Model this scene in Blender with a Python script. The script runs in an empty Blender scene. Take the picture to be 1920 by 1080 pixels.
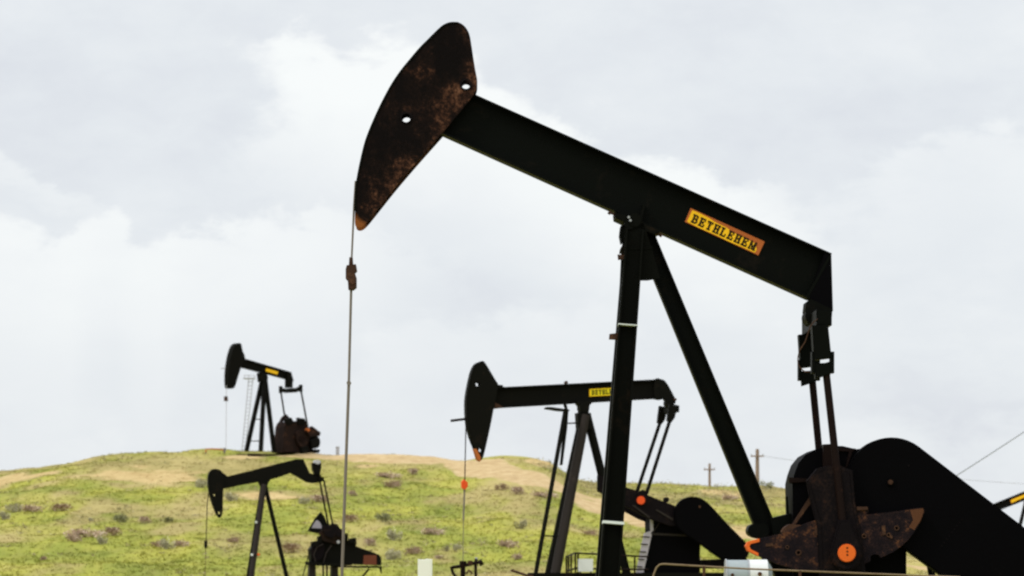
import bpy, bmesh, math, random
import numpy as np
from mathutils import Vector, Matrix

random.seed(7)
rng = np.random.default_rng(11)
scene = bpy.context.scene
COL = scene.collection
R = math.radians

# ------------------------------------------------------------------ camera
# level long lens with vertical shift; photo measured in its own 1920x1080 pixels
FPX, HROW, EYE = 5500.0, 1043.0, 1.7
cam_d = bpy.data.cameras.new('camera')
cam = bpy.data.objects.new('camera', cam_d)
COL.objects.link(cam)
cam.location = (0, 0, EYE)
cam.rotation_euler = (R(90), 0, 0)
cam_d.sensor_fit = 'HORIZONTAL'
cam_d.sensor_width = 36.0
cam_d.lens = FPX / 1920 * 36.0
cam_d.shift_y = (HROW - 540) / 1920
cam_d.clip_start = 0.5
cam_d.clip_end = 20000
scene.camera = cam
cam_d.dof.use_dof = True
cam_d.dof.focus_distance = 50
cam_d.dof.aperture_fstop = 2.6
scene.cycles.filter_width = 2.3
scene.cycles.use_denoising = True
scene.cycles.max_bounces = 6
scene.view_settings.view_transform = 'Standard'
scene.view_settings.look = 'None'
scene.view_settings.exposure = 0.0
scene.view_settings.gamma = 1.0


def at(px, py, Y):
    """point of the place seen at a photo pixel, Y metres away"""
    return Vector(((px - 960) / FPX * Y, Y, EYE + (HROW - py) / FPX * Y))


# ------------------------------------------------------------------ materials
def nmat(name):
    m = bpy.data.materials.new(name)
    m.use_nodes = True
    nt = m.node_tree
    return m, nt, nt.nodes['Principled BSDF']


def node(nt, t, **kw):
    n = nt.nodes.new(t)
    for k, v in kw.items():
        setattr(n, k, v)
    return n


def ramp(nt, fac, stops):
    r = node(nt, 'ShaderNodeValToRGB')
    els = r.color_ramp.elements
    while len(els) < len(stops):
        els.new(0.5)
    for e, (p, c) in zip(els, stops):
        e.position = p
        e.color = (*c, 1) if len(c) == 3 else c
    nt.links.new(fac, r.inputs[0])
    return r.outputs[0]


def noise(nt, scale, detail=4, rough=.55, vec=None, dist=0.0):
    n = node(nt, 'ShaderNodeTexNoise')
    n.inputs['Scale'].default_value = scale
    n.inputs['Detail'].default_value = detail
    n.inputs['Roughness'].default_value = rough
    n.inputs['Distortion'].default_value = dist
    if vec is not None:
        nt.links.new(vec, n.inputs['Vector'])
    return n


def mixc(nt, fac, a, b):
    m = node(nt, 'ShaderNodeMix', data_type='RGBA')
    if isinstance(fac, (int, float)):
        m.inputs[0].default_value = fac
    else:
        nt.links.new(fac, m.inputs[0])
    for s, v in ((m.inputs[6], a), (m.inputs[7], b)):
        if isinstance(v, tuple):
            s.default_value = (*v, 1)
        else:
            nt.links.new(v, s)
    return m.outputs[2]


def math_(nt, op, a, b=None, clamp=False):
    m = node(nt, 'ShaderNodeMath', operation=op, use_clamp=clamp)
    for s, v in ((m.inputs[0], a), (m.inputs[1], b)):
        if v is None:
            continue
        if isinstance(v, (int, float)):
            s.default_value = v
        else:
            nt.links.new(v, s)
    return m.outputs[0]


def paint(name, base, worn, amount=.5, scale=3.0, rough=.6, spec=.08, bump=.25, mid=None):
    """weathered paint: a base colour broken by worn / rusty blotches and fine grime"""
    m, nt, b = nmat(name)
    tc = node(nt, 'ShaderNodeTexCoord').outputs['Object']
    n1 = noise(nt, scale, 8, .65, tc, .3)
    n2 = noise(nt, scale * 7, 5, .6, tc)
    s = math_(nt, 'ADD', math_(nt, 'MULTIPLY', n1.outputs[0], .7), math_(nt, 'MULTIPLY', n2.outputs[0], .3))
    t0 = .72 - .35 * amount
    stops = [(t0, base), (t0 + .16, worn)]
    if mid:
        stops = [(t0 - .08, base), (t0, mid), (t0 + .16, worn)]
    c = ramp(nt, s, stops)
    nt.links.new(c, b.inputs['Base Color'])
    b.inputs['Roughness'].default_value = rough
    b.inputs['Specular IOR Level'].default_value = spec
    bp = node(nt, 'ShaderNodeBump')
    bp.inputs['Strength'].default_value = bump
    bp.inputs['Distance'].default_value = .02
    nt.links.new(n2.outputs[0], bp.inputs['Height'])
    nt.links.new(bp.outputs[0], b.inputs['Normal'])
    return m


M = {}
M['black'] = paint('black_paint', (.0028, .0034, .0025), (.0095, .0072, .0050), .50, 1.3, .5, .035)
M['black_leg'] = paint('black_post_paint', (.0036, .0038, .0028), (.020, .012, .007), .42, 1.2, .6, .03)
M['blue_black'] = paint('blue_black_paint', (.0016, .0014, .0019), (.0050, .0036, .0036), .42, 1.5, .6, .025)
M['rusty'] = paint('rusty_crank_steel', (.0085, .0062, .0080), (.20, .078, .030), .47, 4.2, .75, .04, .5, (.021, .012, .012))
M['crank'] = paint('oily_crank_steel', (.0058, .0042, .0050), (.045, .018, .010), .36, 3.0, .7, .04, .4, (.013, .008, .0075))
M['redrod'] = paint('red_brown_rod', (.0085, .0042, .0034), (.040, .016, .010), .45, 4, .6, .05)
M['brown'] = paint('brown_rusty_iron', (.045, .022, .014), (.13, .060, .030), .6, 5)
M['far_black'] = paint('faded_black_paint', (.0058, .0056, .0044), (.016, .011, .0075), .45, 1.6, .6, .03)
M['far_brown'] = paint('faded_brown_machine', (.017, .0105, .0085), (.075, .034, .020), .55, 1.9, .7, .04)
M['grey_tube'] = paint('grey_tube_paint', (.024, .019, .017), (.044, .034, .029), .5, 2.0, .6, .1)
M['orange'] = paint('orange_paint', (.70, .130, .020), (.34, .075, .022), .42, 5)
M['redorange'] = paint('red_orange_paint', (.72, .085, .02), (.45, .07, .02), .35, 3)
M['yellow'] = paint('yellow_plate_paint', (.88, .50, .016), (.75, .30, .02), .33, 5)
M['lemon'] = paint('lemon_plate_paint', (.80, .66, .02), (.70, .40, .03), .3, 2)
M['plate_rust'] = paint('orange_brown_plate', (.42, .115, .030), (.25, .06, .02), .4, 5)
M['ink'] = paint('dark_lettering', (.020, .014, .006), (.10, .06, .01), .35, 9)
M['white'] = paint('white_paint', (.62, .63, .62), (.40, .37, .32), .35, 3)
M['pale_grey'] = paint('pale_grey_paint', (.30, .34, .35), (.42, .42, .40), .4, 3)
M['galv'] = paint('galvanised_steel', (.30, .31, .33), (.42, .42, .42), .5, 4, .5, .3)
M['pale_steel'] = paint('pale_weathered_steel', (.42, .42, .45), (.55, .54, .54), .5, 4)
M['lilac'] = paint('pale_lilac_panel', (.36, .33, .36), (.48, .44, .46), .5, 3)
M['wood'] = paint('weathered_pole_wood', (.24, .175, .13), (.34, .26, .20), .5, 3)
M['bleached'] = paint('bleached_post_wood', (.60, .56, .48), (.40, .34, .27), .4, 6)
M['rod'] = paint('dull_steel_rod', (.17, .145, .125), (.27, .225, .185), .5, 4)
M['concrete'] = paint('dusty_concrete', (.28, .26, .23), (.20, .17, .14), .5, 1)
M['band'] = paint('pale_metal_band', (.62, .66, .64), (.45, .42, .38), .35, 6)


def head_material():
    """black head plate, rust spreading from its rear edge, orange paint left on the lower tip"""
    m, nt, b = nmat('rust_speckled_head')
    tc = node(nt, 'ShaderNodeTexCoord').outputs['Object']
    n1 = noise(nt, 2.2, 9, .68, tc, .4)
    n2 = noise(nt, 19, 8, .75, tc)
    sep = node(nt, 'ShaderNodeSeparateXYZ')
    nt.links.new(tc, sep.inputs[0])
    # rust that has run down the plate
    mp = node(nt, 'ShaderNodeMapping')
    mp.inputs['Scale'].default_value = (7, 7, 1.1)
    nt.links.new(tc, mp.inputs['Vector'])
    n3 = noise(nt, 1.0, 5, .6, mp.outputs[0])
    s = math_(nt, 'ADD', math_(nt, 'MULTIPLY', n1.outputs[0], .75), math_(nt, 'MULTIPLY', n3.outputs[0], .25))
    return m, nt, b, s, n2, sep


# ------------------------------------------------------------------ mesh helpers
def prism(bm, pts, v0, v1, bev=0.0):
    """solid plate: outline in (u, w), from lateral v0 to v1"""
    a = [bm.verts.new((p[0], v0, p[1])) for p in pts]
    b = [bm.verts.new((p[0], v1, p[1])) for p in pts]
    n = len(pts)
    fs = [bm.faces.new(a), bm.faces.new(b[::-1])]
    for i in range(n):
        j = (i + 1) % n
        fs.append(bm.faces.new((a[j], a[i], b[i], b[j])))
    bmesh.ops.recalc_face_normals(bm, faces=fs)
    if bev > 0:
        es = {e for f in fs[:2] for e in f.edges}
        bmesh.ops.bevel(bm, geom=list(es), offset=bev, segments=2, affect='EDGES', clamp_overlap=True)


def box(bm, x0, x1, y0, y1, z0, z1, bev=0.0):
    prism(bm, [(x0, z0), (x1, z0), (x1, z1), (x0, z1)], y0, y1, bev)


def cyl(bm, u, w, v0, v1, r, n=28, bev=0.0, r1=None):
    if r1 is None:
        prism(bm, [(u + r * math.cos(2 * math.pi * k / n), w + r * math.sin(2 * math.pi * k / n)) for k in range(n)], v0, v1, bev)
        return
    a = [bm.verts.new((u + r * math.cos(2 * math.pi * k / n), v0, w + r * math.sin(2 * math.pi * k / n))) for k in range(n)]
    b = [bm.verts.new((u + r1 * math.cos(2 * math.pi * k / n), v1, w + r1 * math.sin(2 * math.pi * k / n))) for k in range(n)]
    fs = [bm.faces.new(a), bm.faces.new(b[::-1])]
    for i in range(n):
        j = (i + 1) % n
        fs.append(bm.faces.new((a[j], a[i], b[i], b[j])))
    bmesh.ops.recalc_face_normals(bm, faces=fs)


def sweep(bm, prof, p0, p1, side=(1, 0, 0), s0=1.0, s1=1.0):
    """profile extruded from p0 to p1; profile x runs along `side`"""
    p0, p1 = Vector(p0), Vector(p1)
    ax = (p1 - p0).normalized()
    sd = Vector(side)
    sd = (sd - ax * sd.dot(ax)).normalized()
    ot = ax.cross(sd)
    A = [bm.verts.new(p0 + (sd * x + ot * y) * s0) for x, y in prof]
    B = [bm.verts.new(p1 + (sd * x + ot * y) * s1) for x, y in prof]
    n = len(prof)
    fs = [bm.faces.new(A), bm.faces.new(B[::-1])]
    for i in range(n):
        j = (i + 1) % n
        fs.append(bm.faces.new((A[j], A[i], B[i], B[j])))
    bmesh.ops.recalc_face_normals(bm, faces=fs)


def h_prof(d, b, t=.03, web=.022):
    d, b = d / 2, b / 2
    w = web / 2
    return [(-d, -b), (-d + t, -b), (-d + t, -w), (d - t, -w), (d - t, -b), (d, -b), (d, b), (d - t, b), (d - t, w),
            (-d + t, w), (-d + t, b), (-d, b)]


def rect(a, b):
    return [(-a / 2, -b / 2), (a / 2, -b / 2), (a / 2, b / 2), (-a / 2, b / 2)]


def circ(r, n=16):
    return [(r * math.cos(2 * math.pi * k / n), r * math.sin(2 * math.pi * k / n)) for k in range(n)]


def tube(bm, pts, r, n=10, r1=None):
    pts = [Vector(p) for p in pts]
    rings = []
    sd = None
    for i, p in enumerate(pts):
        t = (pts[min(i + 1, len(pts) - 1)] - pts[max(i - 1, 0)]).normalized()
        if sd is None:
            sd = t.orthogonal()
        sd = (sd - t * sd.dot(t)).normalized()
        ot = t.cross(sd)
        rr = r if r1 is None else r + (r1 - r) * i / (len(pts) - 1)
        rings.append([bm.verts.new(p + (sd * math.cos(2 * math.pi * k / n) + ot * math.sin(2 * math.pi * k / n)) * rr) for k in range(n)])
    fs = []
    for a, b in zip(rings, rings[1:]):
        for k in range(n):
            j = (k + 1) % n
            fs.append(bm.faces.new((a[k], a[j], b[j], b[k])))
    fs.append(bm.faces.new(rings[0][::-1]))
    fs.append(bm.faces.new(rings[-1]))
    bmesh.ops.recalc_face_normals(bm, faces=fs)


def holed(bm, outer, holes, v0, v1):
    """plate with round holes right through it"""
    cu = bpy.data.curves.new('tmp', 'CURVE')
    cu.dimensions = '2D'
    cu.fill_mode = 'BOTH'
    cu.extrude = abs(v1 - v0) / 2
    for loop in [outer] + [[(x + r * math.cos(k * math.pi / 12), y + r * math.sin(k * math.pi / 12)) for k in range(24)] for x, y, r in holes]:
        s = cu.splines.new('POLY')
        s.points.add(len(loop) - 1)
        for p, q in zip(s.points, loop):
            p.co = (q[0], q[1], 0, 1)
        s.use_cyclic_u = True
    ob = bpy.data.objects.new('tmp', cu)
    me = bpy.data.meshes.new_from_object(ob)
    me.transform(Matrix.Translation((0, (v0 + v1) / 2, 0)) @ Matrix.Rotation(math.pi / 2, 4, 'X'))
    bm.from_mesh(me)
    bpy.data.objects.remove(ob)
    bpy.data.curves.remove(cu)
    bpy.data.meshes.remove(me)


def smooth_loop(pts, n=4, closed=True):
    out = []
    N = len(pts)
    rngN = range(N) if closed else range(N - 1)
    for i in rngN:
        p = [pts[(i + k - 1) % N] if closed else pts[min(max(i + k - 1, 0), N - 1)] for k in range(4)]
        for s in range(n):
            t = s / n
            out.append(tuple(.5 * (2 * p[1][c] + (p[2][c] - p[0][c]) * t + (2 * p[0][c] - 5 * p[1][c] + 4 * p[2][c] - p[3][c]) * t * t
                                   + (3 * p[1][c] - p[0][c] - 3 * p[2][c] + p[3][c]) * t ** 3) for c in range(2)))
    if not closed:
        out.append(tuple(pts[-1]))
    return out


def obj(name, bm, mat, parent=None, loc=None):
    if name in SPLIT and not isinstance(bm, bpy.types.Mesh):
        name, parts = name + '', split_bm(bm)
        SPLIT.discard(name)
        res = [obj(name, b_, mat, parent, loc) for b_ in parts]
        SPLIT.add(name)
        return res[0]
    me = bpy.data.meshes.new(name)
    if isinstance(bm, bpy.types.Mesh):
        me = bm
    else:
        bm.to_mesh(me)
        bm.free()
        me.shade_smooth()
        me.set_sharp_from_angle(angle=R(38))
    if not me.materials:
        me.materials.append(mat if not isinstance(mat, str) else M[mat])
    o = bpy.data.objects.new(name, me)
    COL.objects.link(o)
    if parent is not None:
        o.parent = parent
    if loc is not None:
        o.location = loc
    return o


SPLIT = {'flange_cluster', 'bolt', 'lug', 'hole_collar', 'adjusting_bolt', 'grease_fitting', 'leg_clamp', 'gearbox_flange', 'cross_rail', 'edge_strip', 'bracket', 'bridle_cable',
         'hoop', 'cradle', 'bung', 'insulator', 'support_strut', 'rung', 'crank_brace', 'guard_support', 'skid_beam'}


def split_bm(bm):
    """separate pieces of a mesh (pieces whose boxes touch stay together) as their own meshes"""
    bm.verts.ensure_lookup_table()
    seen, isl = set(), []
    for v in bm.verts:
        if v in seen:
            continue
        st, comp = [v], []
        seen.add(v)
        while st:
            q = st.pop()
            comp.append(q)
            for e in q.link_edges:
                o = e.other_vert(q)
                if o not in seen:
                    seen.add(o)
                    st.append(o)
        isl.append(comp)
    box_ = [([min(v.co[k] for v in c) - .001 for k in range(3)], [max(v.co[k] for v in c) + .001 for k in range(3)]) for c in isl]
    lab = list(range(len(isl)))
    for i in range(len(isl)):
        for j in range(i):
            if all(box_[i][0][k] <= box_[j][1][k] and box_[j][0][k] <= box_[i][1][k] for k in range(3)):
                a, b = lab[i], lab[j]
                lab = [b if l == a else l for l in lab]
    out = []
    for l in sorted(set(lab)):
        keep = {v for c, m in zip(isl, lab) if m == l for v in c}
        nb, mp_ = bmesh.new(), {}
        for v in keep:
            mp_[v] = nb.verts.new(v.co)
        for f in bm.faces:
            if f.verts[0] in keep:
                nb.faces.new([mp_[v] for v in f.verts])
        out.append(nb)
    bm.free()
    return out


def tag(o, label, cat, group=None):
    o['label'] = label
    o['category'] = cat
    if group:
        o['group'] = group
    return o


def empty(name, loc, rz, label, cat, group=None):
    o = bpy.data.objects.new(name, None)
    COL.objects.link(o)
    o.location = loc
    o.rotation_euler = (0, 0, rz)
    o.empty_display_size = .5
    return tag(o, label, cat, group)


def structure(o):
    o['kind'] = 'structure'
    return o


# ------------------------------------------------------------------ terrain
def _hash(ix, iy, s):
    h = (ix.astype(np.int64) * 374761393 + iy.astype(np.int64) * 668265263 + s * 974711) & 0x7fffffff
    h = ((h ^ (h >> 13)) * 1274126177) & 0x7fffffff
    return ((h ^ (h >> 16)) & 0xffff) / 65535.0


def vnoise(x, y, s=0):
    ix, iy = np.floor(x), np.floor(y)
    fx, fy = x - ix, y - iy
    fx, fy = fx * fx * (3 - 2 * fx), fy * fy * (3 - 2 * fy)
    a, b, c, d = _hash(ix, iy, s), _hash(ix + 1, iy, s), _hash(ix, iy + 1, s), _hash(ix + 1, iy + 1, s)
    return (a * (1 - fx) + b * fx) * (1 - fy) + (c * (1 - fx) + d * fx) * fy


def fbm(x, y, s=0, o=4):
    v, a, t = 0, .5, 0
    for k in range(o):
        v = v + a * vnoise(x * 2 ** k + 17.3 * k, y * 2 ** k - 9.1 * k, s + k)
        t += a
        a *= .55
    return v / t


RIDGE_Y, FOOT_Y = 280.0, 166.0
RIDGE = [(-900, 935), (-400, 908), (0, 882), (60, 876), (120, 868), (180, 856), (230, 849), (300, 848), (400, 847), (520, 849), (600, 853),
         (700, 858), (800, 861), (870, 863), (905, 858), (940, 855), (1000, 858), (1035, 868), (1060, 884), (1085, 897), (1120, 904),
         (1200, 904), (1330, 907), (1430, 914), (1480, 922), (1600, 955), (1720, 1002), (1800, 1030), (1920, 1060), (2300, 1074), (2900, 1080)]
_rx = np.array([(p - 960) / FPX * RIDGE_Y for p, r in RIDGE])
_rz = np.array([max(0.0, EYE + (HROW - r) / FPX * RIDGE_Y) for p, r in RIDGE])


def height(x, y):
    x = np.asarray(x, float)
    y = np.asarray(y, float)
    H = np.interp(x, _rx, _rz)
    H = np.where(x > _rx[-1], _rz[-1] * np.exp(-(x - _rx[-1]) / 60), H)
    H = np.where(x < _rx[0], _rz[0] * np.exp(-(_rx[0] - x) / 200), H)
    t = np.clip((y - FOOT_Y) / (RIDGE_Y - FOOT_Y), 0, 1)
    s = t ** 1.22
    s = np.where(y > RIDGE_Y, np.exp(-((y - RIDGE_Y) / 110) ** 2), s)
    bump = (fbm(x / 9, y / 9, 3) - .5) * .9 + (fbm(x / 4.2, y / 4.2, 8, 2) - .5) * .50
    return H * s + bump * np.clip((y - 150) / 40, 0, 1) * np.clip(H / 4, .1, 1) * np.where(y > 320, .4, 1)


def hit(px, py):
    """where the view through a photo pixel meets the hillside"""
    Y = np.arange(60, 420, .25)
    x = (px - 960) / FPX * Y
    z = EYE + (HROW - py) / FPX * Y
    d = height(x, Y) - z
    k = int(np.argmax(d > 0)) if (d > 0).any() else int(np.argmax(d))
    return float(x[k]), float(Y[k]), float(height(x[k], Y[k]))


def blob(x, y, c, rx, ry, s):
    dx = (x - c[0]) / rx
    dy = (y - c[1]) / ry
    d = np.sqrt(dx * dx + dy * dy) + (fbm(x / 3, y / 3, s) - .5) * 1.1
    return np.clip(1.6 - 1.6 * d, 0, 1)


BARE = [(hit(255, 893), 6.5, 11), (hit(300, 898), 5, 8), (hit(10, 900), 2.5, 10), (hit(205, 888), 3, 5), (hit(60, 893), 4, 5), (hit(455, 857), 3, 4), (hit(570, 857), 3, 3),
        (hit(690, 874), 1.5, 2), (hit(520, 932), 4, 5), (hit(1385, 930), 3.5, 9), (hit(1010, 868), 2.2, 6), (hit(1350, 925), 2.5, 6), (hit(1370, 1004), 6, 10)]


def dryness(x, y):
    d = np.clip((fbm(x / 14, y / 22, 21, 5) - .40) * 2.1, 0, 1) * .6
    d = d + np.clip((fbm(x / 4.0, y / 12, 31, 4) - .47) * 3.2, 0, 1) * .52
    d = d + np.clip((x - 6) / 10, 0, 1) * np.clip((y - 235) / 30, 0, 1) * (.22 + .5 * np.clip((fbm(x / 2.0, y / 4, 41, 4) - .45) * 3, 0, 1))
    d = d + np.clip((y - 252) / 25, 0, 1) * .16 * np.clip((fbm(x / 5, y / 9, 45, 3) - .35) * 3, 0, 1)
    d = np.minimum(d, .56)
    for k, (c, rx, ry) in enumerate(BARE):
        d = np.maximum(d, blob(x, y, c, rx, ry, 50 + k) * .97)
    return np.clip(d, 0, 1)


def spaced(dense0, dense1, step, far0, far1, g=1.13):
    mid = list(np.arange(dense0, dense1 + 1e-6, step))
    a, s = [], step
    v = dense0
    while v > far0:
        s *= g
        v -= s
        a.append(v)
    b, s = [], step
    v = dense1
    while v < far1:
        s *= g
        v += s
        b.append(v)
    return np.array(a[::-1] + mid + b)


def ground_color(nt, attr_fac, rand=None):
    """prairie colour: green to straw to bare soil by a dryness attribute, broken by noise over the ground"""
    pos = node(nt, 'ShaderNodeNewGeometry').outputs['Position']
    mp = node(nt, 'ShaderNodeMapping')
    mp.inputs['Scale'].default_value = (1, .38, 1)     # growth runs in streaks down the slope
    nt.links.new(pos, mp.inputs['Vector'])
    n1 = noise(nt, .21, 7, .62, mp.outputs[0], .4).outputs[0]
    n2 = noise(nt, .95, 6, .68, mp.outputs[0], .3).outputs[0]
    green = ramp(nt, n1, [(.32, (.165, .192, .036)), (.46, (.240, .252, .046)), (.60, (.325, .312, .058)), (.74, (.375, .332, .095))])
    green = mixc(nt, math_(nt, 'MULTIPLY', ramp(nt, n2, [(.34, (1, 1, 1)), (.56, (0, 0, 0))]), .38), green, (.200, .172, .056))
    soil = ramp(nt, n2, [(.3, (.34, .235, .095)), (.7, (.49, .375, .18))])
    f = math_(nt, 'ADD', attr_fac, math_(nt, 'MULTIPLY', math_(nt, 'SUBTRACT', n2, .5), .55), True)
    straw = ramp(nt, n1, [(.35, (.245, .205, .075)), (.65, (.355, .290, .115))])
    out = mixc(nt, ramp(nt, f, [(.15, (0, 0, 0)), (.50, (1, 1, 1))]), green, straw)
    out = mixc(nt, ramp(nt, f, [(.58, (0, 0, 0)), (.85, (1, 1, 1))]), out, soil)
    return out, n2


def terrain_material(name, soil_only=False):
    m, nt, b = nmat(name)
    at_ = node(nt, 'ShaderNodeAttribute', attribute_name='dry')
    c, n2 = ground_color(nt, at_.outputs['Fac'])
    if soil_only:
        pos = node(nt, 'ShaderNodeNewGeometry').outputs['Position']
        n = noise(nt, 1.1, 8, .7, pos).outputs[0]
        sl = ramp(nt, n, [(.3, (.31, .21, .105)), (.5, (.42, .305, .155)), (.7, (.52, .40, .235))])
        nn = noise(nt, .55, 6, .7, pos).outputs[0]
        ff = math_(nt, 'ADD', at_.outputs['Fac'], math_(nt, 'MULTIPLY', math_(nt, 'SUBTRACT', nn, .5), 1.1), True)
        c = mixc(nt, ramp(nt, ff, [(.42, (0, 0, 0)), (.62, (1, 1, 1))]), c, sl)
    nt.links.new(c, b.inputs['Base Color'])
    b.inputs['Roughness'].default_value = .95
    b.inputs['Specular IOR Level'].default_value = .05
    bp = node(nt, 'ShaderNodeBump')
    bp.inputs['Strength'].default_value = .35
    bp.inputs['Distance'].default_value = .12
    nt.links.new(n2, bp.inputs['Height'])
    nt.links.new(bp.outputs[0], b.inputs['Normal'])
    return m


def add_attr(me, name, vals):
    a = me.attributes.new(name, 'FLOAT', 'POINT')
    a.data.foreach_set('value', np.ascontiguousarray(vals, dtype=np.float32))


def build_ground():
    xs = spaced(-62, 62, .6, -5000, 5000)
    ys = spaced(146, 312, .6, -60, 9000)
    X, Y = np.meshgrid(xs, ys)
    Z = height(X, Y)
    nx, ny = len(xs), len(ys)
    v = np.stack([X.ravel(), Y.ravel(), Z.ravel()], 1)
    i = np.arange(nx * ny).reshape(ny, nx)
    f = np.stack([i[:-1, :-1].ravel(), i[:-1, 1:].ravel(), i[1:, 1:].ravel(), i[1:, :-1].ravel()], 1)
    me = bpy.data.meshes.new('ground')
    me.from_pydata(v.tolist(), [], f.tolist())
    add_attr(me, 'dry', dryness(X.ravel(), Y.ravel()))
    me.shade_smooth()
    return structure(obj('ground', me, terrain_material('prairie_ground')))


build_ground()

ROAD_PX = [(560, 855, 2.6), (640, 857, 2.6), (720, 860, 2.8), (800, 863, 3.0), (865, 868, 3.0), (920, 880, 3.3), (980, 896, 3.6), (1040, 915, 4.2), (1100, 936, 4.2),
           (1150, 954, 4.0), (1215, 974, 3.6), (1290, 990, 3.0), (1400, 1008, 2.8), (1500, 1030, 2.2), (1620, 1052, 1.5), (1740, 1066, 1.2), (1860, 1073, 1.2)]
ROAD = [(*hit(px, py)[:2], hw) for px, py, hw in ROAD_PX]


def road_dist(x, y):
    """distance in half-widths from the track's centre line (array in, array out)"""
    best = np.full(np.shape(x), 1e9)
    for (x0, y0, w0), (x1, y1, w1) in zip(ROAD, ROAD[1:]):
        dx, dy = x1 - x0, y1 - y0
        t = np.clip(((x - x0) * dx + (y - y0) * dy) / (dx * dx + dy * dy), 0, 1)
        d = np.hypot(x - x0 - t * dx, y - y0 - t * dy) / (w0 + (w1 - w0) * t)
        best = np.minimum(best, d)
    return best


def build_road():
    pts = smooth_loop([(a, b) for a, b, c in ROAD], 14, closed=False)
    ws = np.interp(np.linspace(0, 1, len(pts)), np.linspace(0, 1, len(ROAD)), [c for a, b, c in ROAD])
    rows = []
    NC = 12
    for i, p in enumerate(pts):
        q0, q1 = pts[max(i - 1, 0)], pts[min(i + 1, len(pts) - 1)]
        tx, ty = q1[0] - q0[0], q1[1] - q0[1]
        l = math.hypot(tx, ty)
        nx_, ny_ = -ty / l, tx / l
        wob = [ws[i] * (.9 + .35 * float(vnoise(np.array(i * .31), np.array(s * 7.7), 77))) for s in (0, 1)]
        for k in range(NC + 1):
            o = -wob[0] + (wob[0] + wob[1]) * k / NC
            rows.append((p[0] + nx_ * o, p[1] + ny_ * o))
    A = np.array(rows)
    Z = height(A[:, 0], A[:, 1]) + .055
    # edge rows dip into the soil
    edge = np.tile([1] + [0] * (NC - 1) + [1], len(pts)).astype(bool)
    Z[edge] -= .14
    n = len(pts)
    i = np.arange(n * (NC + 1)).reshape(n, NC + 1)
    f = np.stack([i[:-1, :-1].ravel(), i[:-1, 1:].ravel(), i[1:, 1:].ravel(), i[1:, :-1].ravel()], 1)
    me = bpy.data.meshes.new('dirt_road')
    me.from_pydata(np.column_stack([A, Z]).tolist(), [], f.tolist())
    add_attr(me, 'dry', np.tile([.2, .5, .72, .85, .95, 1, .8, 1, .95, .85, .72, .5, .2], len(pts)))
    me.shade_smooth()
    return structure(obj('dirt_road', me, terrain_material('dirt_road_soil', True)))


build_road()


# ------------------------------------------------------------------ grass (stuff)
def build_grass():
    m, nt, b = nmat('prairie_grass')
    at_ = node(nt, 'ShaderNodeAttribute', attribute_name='dry')
    c, n2 = ground_color(nt, at_.outputs['Fac'])
    ri = node(nt, 'ShaderNodeNewGeometry').outputs['Random Per Island']
    tint = ramp(nt, ri, [(0, (.88, .90, .85)), (.5, (1, 1, .97)), (1, (1.10, 1.07, 1.08))])
    mm = node(nt, 'ShaderNodeMix', data_type='RGBA', blend_type='MULTIPLY')
    mm.inputs[0].default_value = 1
    nt.links.new(c, mm.inputs[6])
    nt.links.new(tint, mm.inputs[7])
    nt.links.new(mm.outputs[2], b.inputs['Base Color'])
    b.inputs['Roughness'].default_value = .9
    b.inputs['Specular IOR Level'].default_value = .05
    N = 85000
    y = FOOT_Y - 4 + (RIDGE_Y + 6 - FOOT_Y) * rng.random(N) ** .9
    x = (rng.random(N) * 2 - 1) * (y * .185 + 2)
    d = dryness(x, y)
    keep = (rng.random(N) > d ** 1.6 * .92) & (road_dist(x, y) > .95 + .35 * rng.random(N))
    keep &= rng.random(N) < (.55 + .45 * np.clip((fbm(x / 2.5, y / 4, 91, 3) - .3) * 3, 0, 1))
    x, y, d = x[keep], y[keep], d[keep]
    N = len(x)
    B = 4
    s = (.05 + .10 * rng.random(N) ** 2) * (1 - .35 * d)
    base = np.stack([x, y, height(x, y) - .02], 1)
    V = np.zeros((N, B, 3, 3))
    for k in range(B):
        th = rng.random(N) * 2 * np.pi
        off = rng.normal(0, .10, (N, 2))
        lean = rng.normal(0, .45, (N, 2)) * s[:, None]
        w = .03 + .045 * rng.random(N)
        p = base.copy()
        p[:, :2] += off
        side = np.stack([np.cos(th), np.sin(th), 0 * th], 1) * w[:, None]
        V[:, k, 0] = p - side
        V[:, k, 1] = p + side
        tip = p.copy()
        tip[:, :2] += lean
        tip[:, 2] += s * (.7 + .6 * rng.random(N))
        V[:, k, 2] = tip
    V = V.reshape(-1, 3)
    me = bpy.data.meshes.new('grass')
    nv = len(V)
    me.vertices.add(nv)
    me.vertices.foreach_set('co', V.astype(np.float32).ravel())
    me.loops.add(nv)
    me.loops.foreach_set('vertex_index', np.arange(nv, dtype=np.int32))
    me.polygons.add(nv // 3)
    me.polygons.foreach_set('loop_start', np.arange(0, nv, 3, dtype=np.int32))
    me.update(calc_edges=True)
    add_attr(me, 'dry', np.repeat(d, B * 3))
    o = obj('grass', me, m)
    tag(o, 'short yellow green prairie grass covering the slope', 'grass')
    o['kind'] = 'stuff'


build_grass()


# ------------------------------------------------------------------ sagebrush
def leaf_material(name, stops):
    m, nt, b = nmat(name)
    ri = node(nt, 'ShaderNodeNewGeometry').outputs['Random Per Island']
    nt.links.new(ramp(nt, ri, stops), b.inputs['Base Color'])
    b.inputs['Roughness'].default_value = .9
    b.inputs['Specular IOR Level'].default_value = .05
    return m


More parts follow.
